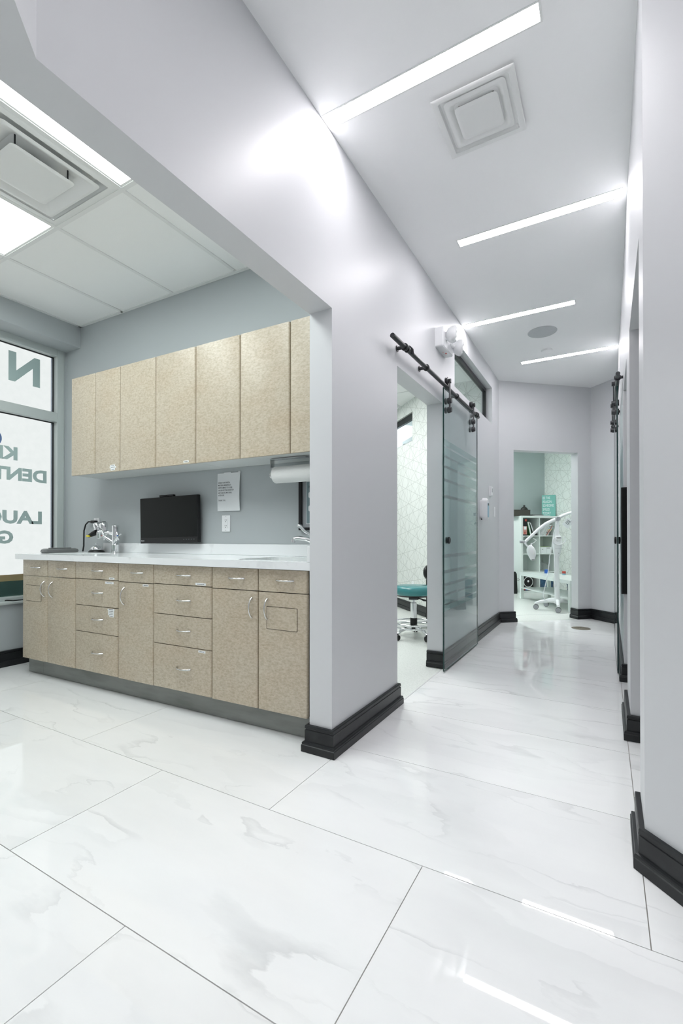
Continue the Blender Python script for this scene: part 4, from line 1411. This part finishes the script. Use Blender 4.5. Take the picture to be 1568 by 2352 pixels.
# top of the shelf
bk_ = thing('wicker_basket', 'dark woven basket on top of the white cube shelf', 'basket', SH @ T(0.10, 0.17, SHH + 0.0005))
bo = MB()
ringplate(bo, [(-0.20, -0.10), (0.135, -0.10), (0.135, 0.10), (-0.20, 0.10)], [(-0.19, -0.09), (0.125, -0.09), (0.125, 0.09), (-0.19, 0.09)], 0, 0.105)
bo.box(-0.192, 0.127, -0.092, 0.092, 0.0, 0.006)
bo.build('basket_body', 'wicker', bk_)
rm_ = MB()
ringplate(rm_, [(-0.203, -0.103), (0.138, -0.103), (0.138, 0.103), (-0.203, 0.103)], [(-0.19, -0.09), (0.125, -0.09), (0.125, 0.09), (-0.19, 0.09)], 0.105, 0.113)
rm_.build('basket_rim', 'wicker', bk_)
bu = thing('head_ornament', 'dark head-shaped ornament with a topknot behind the basket', 'ornament', SH @ T(0.285, 0.335, SHH + 0.0005))
MB().lathe([(0.045, 0.0), (0.05, 0.015), (0.035, 0.04), (0.038, 0.06), (0.058, 0.09), (0.066, 0.12), (0.062, 0.15), (0.045, 0.175), (0.022, 0.188), (0.018, 0.195), (0.021, 0.208), (0.014, 0.222), (0.003, 0.226)], 24).build('head', 'dark_bust', bu, 60)
MB().tube([(-0.05, -0.045, 0.128), (0, -0.067, 0.132), (0.05, -0.045, 0.128)], 0.007, 8).build('brow', 'dark_bust', bu, 60)
MB().ball((0, -0.064, 0.105), (0.010, 0.014, 0.02), 10, 6).build('nose', 'dark_bust', bu, 60)
for k, (dx, rz, z) in enumerate(((0, 0.05, 0), (0.02, -0.1, 0.0042))):
    o = B(-0.15, 0.15, -0.105, 0.105, 0, 0.004).build('paper_stack', 'paper')
    o.matrix_world = SH @ T(0.46 + dx, 0.13, SHH + 0.0005 + z, rz)
    tag(o, ('lower' if k == 0 else 'upper') + ' white paper folder lying on the cube shelf below the teal canvas', 'folder')
o = B(-0.11, 0.11, -0.09, 0.09, 0, 0.022).build('black_binder', 'grey_plastic', None, bevel=0.004)
o.matrix_world = SH @ T(0.41, 0.16, SHH + 0.0095, -0.1)
tag(o, 'thin dark binder on the papers on the cube shelf', 'binder')
# canvas leaning on the patterned wall
cv = thing('teal_canvas', 'teal canvas print with white lettering leaning on the cube shelf', 'canvas print',
           SH @ T(0.645, 0.10, SHH + 0.001, math.radians(-38)) @ Matrix.Rotation(math.radians(-8), 4, 'X'))
B(-0.12, 0.12, 0.0, 0.03, 0.0, 0.41).build('canvas', 'canvas_teal', cv, bevel=0.002)
for k, tx in enumerate(('BE THE', 'REASON', 'SOMEONE', 'SMILES', 'TODAY')):
    text_mb(tx, 0.047, facing(-0.104, -0.0012, 0.332 - 0.074 * k), 0.0006, 0.0, stretch=0.60).build('printed_word', 'label_white', cv)
# cell contents
def slab(name, mt, label, cat, M, x, y, z, bev=0.0, extra=None):
    t = thing(name, label, cat, M)
    B(*x, *y, *z).build('body', mt, t, bevel=bev)
    if extra:
        extra(t)
    return t
def red_box(t):
    B(-0.04, 0.042, -0.1212, -0.12, 0.09, 0.17).build('printed_panel', 'salmon', t)
    B(-0.02, 0.030, -0.1216, -0.12, 0.11, 0.165).build('printed_panel', 'label_white', t)
    B(0.0, 0.036, -0.1216, -0.12, 0.262, 0.30).build('printed_badge', 'red', t)
    B(-0.015, 0.012, -0.1214, -0.12, 0.03, 0.07).build('printed_badge', 'red', t)
    B(-0.04, 0.042, -0.1210, -0.12, 0.02, 0.09).build('printed_panel', 'salmon', t)
slab('product_box', 'black_plastic', 'black and red product box upright in the top left cube', 'box', SH @ T(0.082, 0.13, Z1), (-0.043, 0.045), (-0.12, 0.12), (0, 0.305), 0.001, red_box)
def leaf(name, mt, label, cat, M, w, h, th, edge=None):
    t = thing(name, label, cat, M)
    B(0, th, -w / 2, w / 2, 0, h).build('cover', mt, t, bevel=0.002)
    if edge:
        B(th * 0.2, th * 0.8, -w / 2 - 0.001, w / 2 - 0.004, 0.004, h - 0.004).build('pages', 'paper', t)
    return t
leaf('green_folder', 'green', 'green folder leaning beside the black and red box', 'folder', SH @ T(0.20, 0.14, Z1) @ Matrix.Rotation(math.radians(-14), 4, 'Y'), 0.22, 0.255, 0.045, True)
wf = thing('wire_stand', 'white framed stand leaning in the top left cube', 'stand', SH @ T(0.295, 0.14, Z1) @ Matrix.Rotation(math.radians(-20), 4, 'Y'))
q = MB()
ringplate(q, rrect(-0.11, 0.11, 0.0, 0.26, 0.03, 4), rrect(-0.098, 0.098, 0.012, 0.248, 0.024, 4), -0.006, 0.006, Matrix.Rotation(PI / 2, 4, 'Z') @ Matrix.Rotation(PI / 2, 4, 'X'))
q.build('rim', 'white_plastic', wf, 40)
B(-0.004, 0.004, -0.098, 0.098, 0.012, 0.248).build('panel', 'grey_plastic', wf)
o = MB().lathe([(0.0005, 0.0), (0.03, 0.002), (0.036, 0.02), (0.03, 0.04), (0.012, 0.048)], 18).build('small_ball', 'dark_steel', None, 50)
o.matrix_world = SH @ T(0.335, 0.06, Z1)
tag(o, 'small dark round object at the foot of the white stand', 'ornament')
cols = ['paper', 'label_white', 'paper', 'white_lacquer', 'label_white', 'paper', 'salmon', 'paper']
xx = 0.405
for k in range(8):
    ang = 35
    M = SH @ T(xx, 0.13, Z1 + 0.004) @ Matrix.Rotation(math.radians(ang), 4, 'Y')
    t = leaf('magazine', cols[k], ['flattest magazine at the left of the leaning row', 'second magazine from the left in the leaning row', 'third magazine from the left in the leaning row', 'fourth magazine from the left in the leaning row',
             'fifth magazine from the left in the leaning row', 'sixth magazine of the leaning row', 'salmon magazine near the right of the leaning row', 'steepest magazine at the right of the leaning row'][k] + ' in the cube shelf', 'magazine', M, 0.20, 0.27 - 0.008 * k, 0.010, False)
    t['group'] = 'magazines leaning in the cube shelf'
    if k in (4, 5, 7):
        for j, mt in enumerate(('black_plastic', 'salmon', 'yellow', 'panel_blue', 'black_plastic')):
            B(0.001, 0.009, -0.1012, -0.0995, 0.05 + 0.034 * j, 0.078 + 0.034 * j).build('spine_print', mt, t)
    xx += 0.0235
wb = thing('white_box', 'white carton with a green top in the second cube row', 'box', SH @ T(0.53, 0.11, Z2))
B(-0.11, 0.12, -0.08, 0.10, 0, 0.118).build('carton', 'label_white', wb, bevel=0.002)
B(-0.085, 0.11, -0.05, 0.09, 0.1185, 0.125).build('green_lid', 'lime', wb)
B(0.02, 0.09, -0.0808, -0.08, 0.095, 0.103).build('print', 'ink', wb)
B(-0.07, -0.055, -0.0808, -0.08, 0.07, 0.08).build('print', 'ink', wb)
B(0.019, 0.021, -0.0806, -0.08, 0.0, 0.118).build('carton_edge', 'mid_grey', wb)
o = MB()
rings = []
for j in range(7):
    v = j / 6
    rr = [0.12, 0.138, 0.135, 0.122, 0.10, 0.07, 0.025][j]
    rings.append([(rr * (1 + 0.14 * math.sin(5 * a + j)) * math.cos(a), 0.62 * rr * (1 + 0.12 * math.cos(4 * a + 2 * j)) * math.sin(a), 0.02 + 0.15 * v + 0.01 * math.sin(3 * a + j)) for a in [2 * PI * k / 26 for k in range(26)]])
o = o.loft(rings).build('clear_plastic_bag', 'plastic_bag', None, 80)
o.matrix_world = SH @ T(0.555, 0.17, Z3 - 0.008)
tag(o, 'crumpled clear plastic bag in the third row of the cube shelf', 'plastic bag')
# bottom row
fb = thing('black_speaker_box', 'black box with a ringed disc in the bottom left cube', 'box', SH @ T(0.185, 0.15, 0.0365))
B(-0.13, 0.10, -0.10, 0.15, 0, 0.31).build('carton', 'black_plastic', fb, bevel=0.002)
MB().lathe([(0.0005, 0), (0.015, 0.001), (0.02, 0.0)], 16, Matrix.Translation((-0.01, -0.1025, 0.175)) @ Matrix.Rotation(PI / 2, 4, 'X')).build('disc_center', 'label_white', fb, 40)
q = MB()
ringplate(q, [(0.098 * math.cos(2 * PI * k / 32), 0.098 * math.sin(2 * PI * k / 32)) for k in range(32)], [(0.088 * math.cos(2 * PI * k / 32), 0.088 * math.sin(2 * PI * k / 32)) for k in range(32)], 0, 0.003, Matrix.Translation((-0.01, -0.1005, 0.160)) @ Matrix.Rotation(PI / 2, 4, 'X'))
q.build('ring_print', 'label_white', fb)
for k, mt in enumerate(('red', 'blue_plastic', 'red', 'panel_blue')):
    B(-0.12 + 0.054 * k, -0.072 + 0.054 * k, -0.1010, -0.10, 0.01, 0.055).build('printed_patch', mt, fb)
def bin_(label, M, w, d, h):
    t = thing('blue_storage_bin', label, 'storage bin', M)
    q = MB()
    q.loft([[(p[0], p[1], z) for p in rrect(-w * s, w * s, -d * s, d * s, 0.03, 4)] for s, z in ((0.86, 0.0), (0.9, 0.01), (1.0, h))])
    q.build('tub', 'blue_bin', t, 40)
    q = MB()
    q.loft([[(p[0], p[1], z) for p in rrect(-w * s, w * s, -d * s, d * s, 0.03, 4)] for s, z in ((1.03, h - 0.015), (1.05, h), (1.05, h + 0.012), (0.98, h + 0.02))])
    q.build('lid', 'blue_bin', t, 40)
    q = MB()
    for k in range(3):
        q.loft([[(p[0], p[1], z) for p in rrect(-w * s, w * s, -d * s, d * s, 0.03, 4)] for s, z in ((0.91 + 0.03 * k, h * (0.2 + 0.22 * k)), (0.935 + 0.03 * k, h * (0.23 + 0.22 * k)), (0.92 + 0.03 * k, h * (0.27 + 0.22 * k)))])
    q.build('rib', 'blue_bin', t, 40)
bin_('blue ribbed plastic tub in the bottom right cube', SH @ T(0.555, 0.16, 0.0365), 0.150, 0.14, 0.27)
bin_('blue plastic tub on the floor under the low table by the patterned wall', RM @ T(2.20, 1.10, 0.0005), 0.20, 0.26, 0.30)

# low table
TL = Vector((*Rw(1.560, 1.935), 0))
TRt = Vector((*Rw(1.345, 0.445), 0))
dv_ = (TRt - TL)
TM = T(TL.x, TL.y, 0, math.atan2(dv_.y, dv_.x))
ln = dv_.length
lt = thing('low_white_table', 'long low white table with an under-shelf in the far room', 'table', TM)
DP = 0.52
B(0, ln, 0, DP, 0.385, 0.435).build('tabletop', 'white_lacquer', lt, bevel=0.002)
for x in (0.0, ln - 0.05):
    for y in (0.0, DP - 0.05):
        B(x, x + 0.05, y, y + 0.05, 0, 0.384).build('leg', 'white_lacquer', lt, bevel=0.001)
B(0.051, ln - 0.051, 0.002, DP - 0.002, 0.175, 0.190).build('under_shelf', 'white_lacquer', lt)
o = MB().lathe([(0.030, 0.0), (0.031, 0.002), (0.031, 0.060), (0.028, 0.062)], 22).build('blue_jar', 'blue_plastic', None, 40)
o.matrix_world = TM @ T(0.24, 0.34, 0.4355)
tag(o, 'small blue cylindrical jar on the low white table', 'jar')
rj = thing('red_lidded_jar', 'small jar with a red lid near the right of the low table', 'jar', TM @ T(0.56, 0.455, 0.4355))
MB().lathe([(0.024, 0.0), (0.025, 0.002), (0.025, 0.022)], 20).build('glass', 'panel_blue', rj, 40)
MB().lathe([(0.027, 0.022), (0.028, 0.026), (0.028, 0.056), (0.025, 0.058)], 20).build('lid', 'red', rj, 40)
# dark bag on floor left of shelf
o = MB().loft([[(p[0], p[1], z) for p in rrect(-w, w, -0.06, 0.06, 0.02, 4)] for w, z in ((0.11, 0.0), (0.115, 0.03), (0.10, 0.36), (0.07, 0.40))]).build('black_bag', 'black_plastic', None, 50)
o.matrix_world = RM @ T(1.785, 2.56, 0.0, 0.1)
tag(o, 'black bag standing on the floor left of the cube shelf', 'bag')
MB().tube([(0.09, -0.03, 0.26), (0.14, -0.04, 0.27), (0.165, -0.04, 0.25), (0.14, -0.04, 0.235), (0.10, -0.03, 0.24)], 0.004, 6).build('strap', 'black_plastic', o, 60)

# ------------------------------------------------------------------ whitening lamp on stand
hx, hy = Rw(1.289, 0.628)
WM = T(hx, hy, 0, math.radians(YAW))
wl = thing('dental_lamp_stand', 'white wheeled whitening lamp stand with a jointed arm in the far doorway', 'lamp', WM)
def Wl(s, e):
    v = WM.inverted() @ (RM @ Vector((s, e, 0)))
    return v
cast = [Wl(1.185, 0.470), Wl(1.086, 0.818), Wl(1.393, 1.008), Wl(1.53, 0.66)]
for c in cast:
    q = MB().tube([(0, 0, 0.135), (c.x * 0.35, c.y * 0.35, 0.135), (c.x * 0.75, c.y * 0.75, 0.115), (c.x, c.y, 0.088)], [0.032, 0.029, 0.024, 0.020], 12)
    q.ball((c.x, c.y, 0.086), (0.022, 0.022, 0.012), 12, 6)
    q.build('leg', 'white_plastic', wl, 60)
    d = Vector((c.x, c.y, 0)).normalized()
    ax = Vector((math.cos(-0.5), math.sin(-0.5), 0)).cross(Vector((0, 0, 1)))
    cc = Vector((c.x, c.y, 0.036))
    w = MB().cyl(cc - ax * 0.020, cc + ax * 0.020, 0.036, 24).build('caster', 'dark_steel', wl, 40)
    MB().lathe([(0.033, 0.0), (0.032, 0.004), (0.004, 0.005)], 24, Matrix.Translation(cc + ax * 0.020) @ ax.to_track_quat('Z', 'Y').to_matrix().to_4x4()).build('wheel_cover', 'mid_grey', w, 40)
    MB().lathe([(0.033, 0.0), (0.032, 0.004), (0.004, 0.005)], 24, Matrix.Translation(cc - ax * 0.020) @ (-ax).to_track_quat('Z', 'Y').to_matrix().to_4x4()).build('wheel_cover', 'mid_grey', w, 40)
def oval(w, d, z, y0=0.0, n=20, x0=0.0):
    return [(x0 + w * math.cos(2 * PI * k / n), y0 + d * math.sin(2 * PI * k / n), z) for k in range(n)]
MB().loft([oval(0.038, 0.045, 0.10), oval(0.040, 0.046, 0.17), oval(0.034, 0.040, 0.20, x0=-0.002), oval(0.030, 0.036, 0.78, x0=-0.012)]).build('column', 'white_plastic', wl, 50)
MB().loft([oval(0.026, 0.03, 0.745, -0.01, x0=-0.01), oval(0.040, 0.04, 0.78, -0.012, x0=-0.01), oval(0.058, 0.055, 0.87, -0.015, x0=-0.008), oval(0.064, 0.058, 0.95, -0.015, x0=-0.006), oval(0.062, 0.055, 1.02, -0.012, x0=-0.004), oval(0.045, 0.045, 1.048, -0.005, x0=-0.004)]).build('control_body', 'white_plastic', wl, 50)
B(-0.040, 0.026, -0.0725, -0.062, 1.016, 1.023).build('display', 'screen_black', wl)
MB().ball((-0.008, -0.060, 0.985), (0.034, 0.014, 0.034), 16, 8).build('control_pad', 'white_metal', wl, 50)
B(-0.062, 0.050, -0.0705, -0.066, 0.872, 0.874).build('seam', 'mid_grey', wl)
MB().ball((-0.008, -0.062, 0.805), 0.004, 8, 6).build('keyhole', 'ink', wl)
MB().loft([oval(0.042, 0.04, 1.045), oval(0.030, 0.032, 1.09, x0=-0.002), oval(0.026, 0.028, 1.25, x0=0.0)]).build('upper_column', 'white_plastic', wl, 50)
q = MB().tube([(-0.095 + 0.0 * k, -0.05, 1.0) for k in range(2)], 0.001, 4)
hp = [(0.085 * math.cos(t) * 1.0 - 0.004, -0.07, 0.985 + 0.062 * math.sin(t) + 0.010 * math.cos(t)) for t in [PI * 0.78 + (PI * 1.44) * k / 20 for k in range(21)]]
MB().tube(hp, 0.008, 8).build('loop_handle', 'white_plastic', wl, 60)
MB().cyl((-0.006, -0.055, 1.283), (-0.006, 0.045, 1.283), 0.030, 22).build('arm_joint', 'mid_grey', wl, 40)
# arm: px offsets from the joint (6.08 mm per px)
pts = [(0.012, 0, 1.286), (-0.06, 0, 1.262), (-0.16, 0, 1.212), (-0.27, 0, 1.130), (-0.37, 0, 1.035), (-0.455, 0, 0.955)]
MB().tube(pts, [0.024, 0.024, 0.024, 0.022, 0.020, 0.019], 12).build('arm', 'white_plastic', wl, 60)
MB().tube([(0.0, 0, 1.290), (0.07, 0.0, 1.325), (0.16, 0.0, 1.360), (0.24, 0.0, 1.378)], [0.022, 0.022, 0.020, 0.019], 12).build('arm', 'white_plastic', wl, 60)
MB().tube([(0.235, 0, 1.36), (0.238, 0, 1.40)], 0.028, 18).build('counterweight_cap', 'mid_grey', wl, 40)
MB().cyl((-0.52, 0.0, 0.962), (-0.455, 0.0, 0.962), 0.019, 18).build('elbow_joint', 'mid_grey', wl, 40)
MB().tube([(-0.465, -0.005, 0.955), (-0.43, -0.01, 0.915), (-0.405, -0.012, 0.885)], [0.012, 0.011, 0.014], 10).build('neck', 'white_plastic', wl, 60)
rings = []
for k in range(9):
    v = k / 8
    wdt = [0.020, 0.040, 0.056, 0.062, 0.062, 0.056, 0.046, 0.034, 0.022][k]
    dep = [0.02, 0.035, 0.042, 0.044, 0.042, 0.036, 0.03, 0.025, 0.015][k]
    cx_ = -0.385 + 0.035 * v
    rings.append([(cx_ + wdt * math.cos(2 * PI * j / 20), -0.02 + dep * math.sin(2 * PI * j / 20), 0.918 - 0.215 * v) for j in range(20)])
lh = MB().loft(rings).build('lamp_head', 'white_plastic', wl, 60)
MB().ball((-0.352, -0.052, 0.835), (0.020, 0.018, 0.055), 14, 8).build('grip_recess', 'white_metal', lh, 60)
B(-0.372, -0.335, -0.045, -0.03, 0.705, 0.722).build('light_outlet', 'mid_grey', lh, bevel=0.003)
MB().tube([(-0.335, 0.0, 1.01), (-0.30, -0.02, 0.985), (-0.325, -0.02, 0.955), (-0.36, -0.02, 0.935)], 0.005, 8).build('head_cable', 'white_plastic', wl, 60)
MB().tube([(-0.375, -0.02, 0.905), (-0.365, -0.02, 0.945)], [0.015, 0.010], 10).build('cable_boot', 'white_plastic', wl, 60)
# hanging cable
pts = [(0.0, -0.035, 1.30), (-0.03, -0.04, 1.20), (-0.07, -0.045, 1.08), (-0.085, -0.05, 0.97), (-0.10, -0.045, 0.86), (-0.125, -0.04, 0.76), (-0.128, -0.04, 0.68), (-0.145, -0.04, 0.55), (-0.180, -0.04, 0.38), (-0.205, -0.04, 0.27), (-0.215, -0.04, 0.21), (-0.19, -0.04, 0.155), (-0.12, -0.03, 0.140), (-0.04, -0.04, 0.15)]
MB().tube(pts, 0.0055, 8).build('power_cable', 'white_plastic', wl, 60)
MB().tube([(-0.012, -0.03, 1.25), (-0.045, -0.035, 1.15), (-0.05, -0.035, 1.05), (-0.045, -0.03, 0.75), (-0.052, -0.03, 0.5), (-0.05, -0.03, 0.42)], 0.0045, 8).build('strap_cable', 'white_plastic', wl, 60)
MB().loft([oval(0.014, 0.012, 0.335, -0.04, x0=-0.05), oval(0.020, 0.014, 0.36, -0.04, x0=-0.05), oval(0.018, 0.014, 0.40, -0.04, x0=-0.05), oval(0.008, 0.008, 0.425, -0.04, x0=-0.05)]).build('plug', 'white_plastic', wl, 50)
# instruction cards
def card(label, x, z, w, h, rot):
    t = thing('hanging_card', label, 'card', WM @ T(x, -0.06, z) @ Matrix.Rotation(rot, 4, 'Y'))
    MB().prism(rrect(-w / 2, w / 2, -h / 2, h / 2, 0.008, 3), -0.001, 0.001, Matrix.Rotation(PI / 2, 4, 'X')).build('card_sheet', 'label_white', t)
    for k in range(4):
        B(-w * 0.3, w * (0.25 - 0.07 * (k % 2)), -0.0016, -0.001, h * (0.25 - 0.13 * k), h * (0.25 - 0.13 * k) + 0.006).build('printed_line', 'ink', t)
    MB().tube([(0, 0.0, h / 2 - 0.005), (-0.03, 0.01, h / 2 + 0.03), (-0.055, 0.02, h / 2 + 0.05)], 0.0015, 6).build('string', 'mid_grey', t)
card('white printed card hanging tilted from the lamp stand joint', 0.120, 1.222, 0.105, 0.125, math.radians(38))
o = B(-0.006, 0.006, -0.004, 0.004, -0.02, 0.02).build('dark_clip', 'ink', None)
o.matrix_world = WM @ T(0.182, -0.06, 1.24) @ Matrix.Rotation(math.radians(-45), 4, 'Y')
tag(o, 'small dark clip at the upper corner of the hanging card', 'clip')
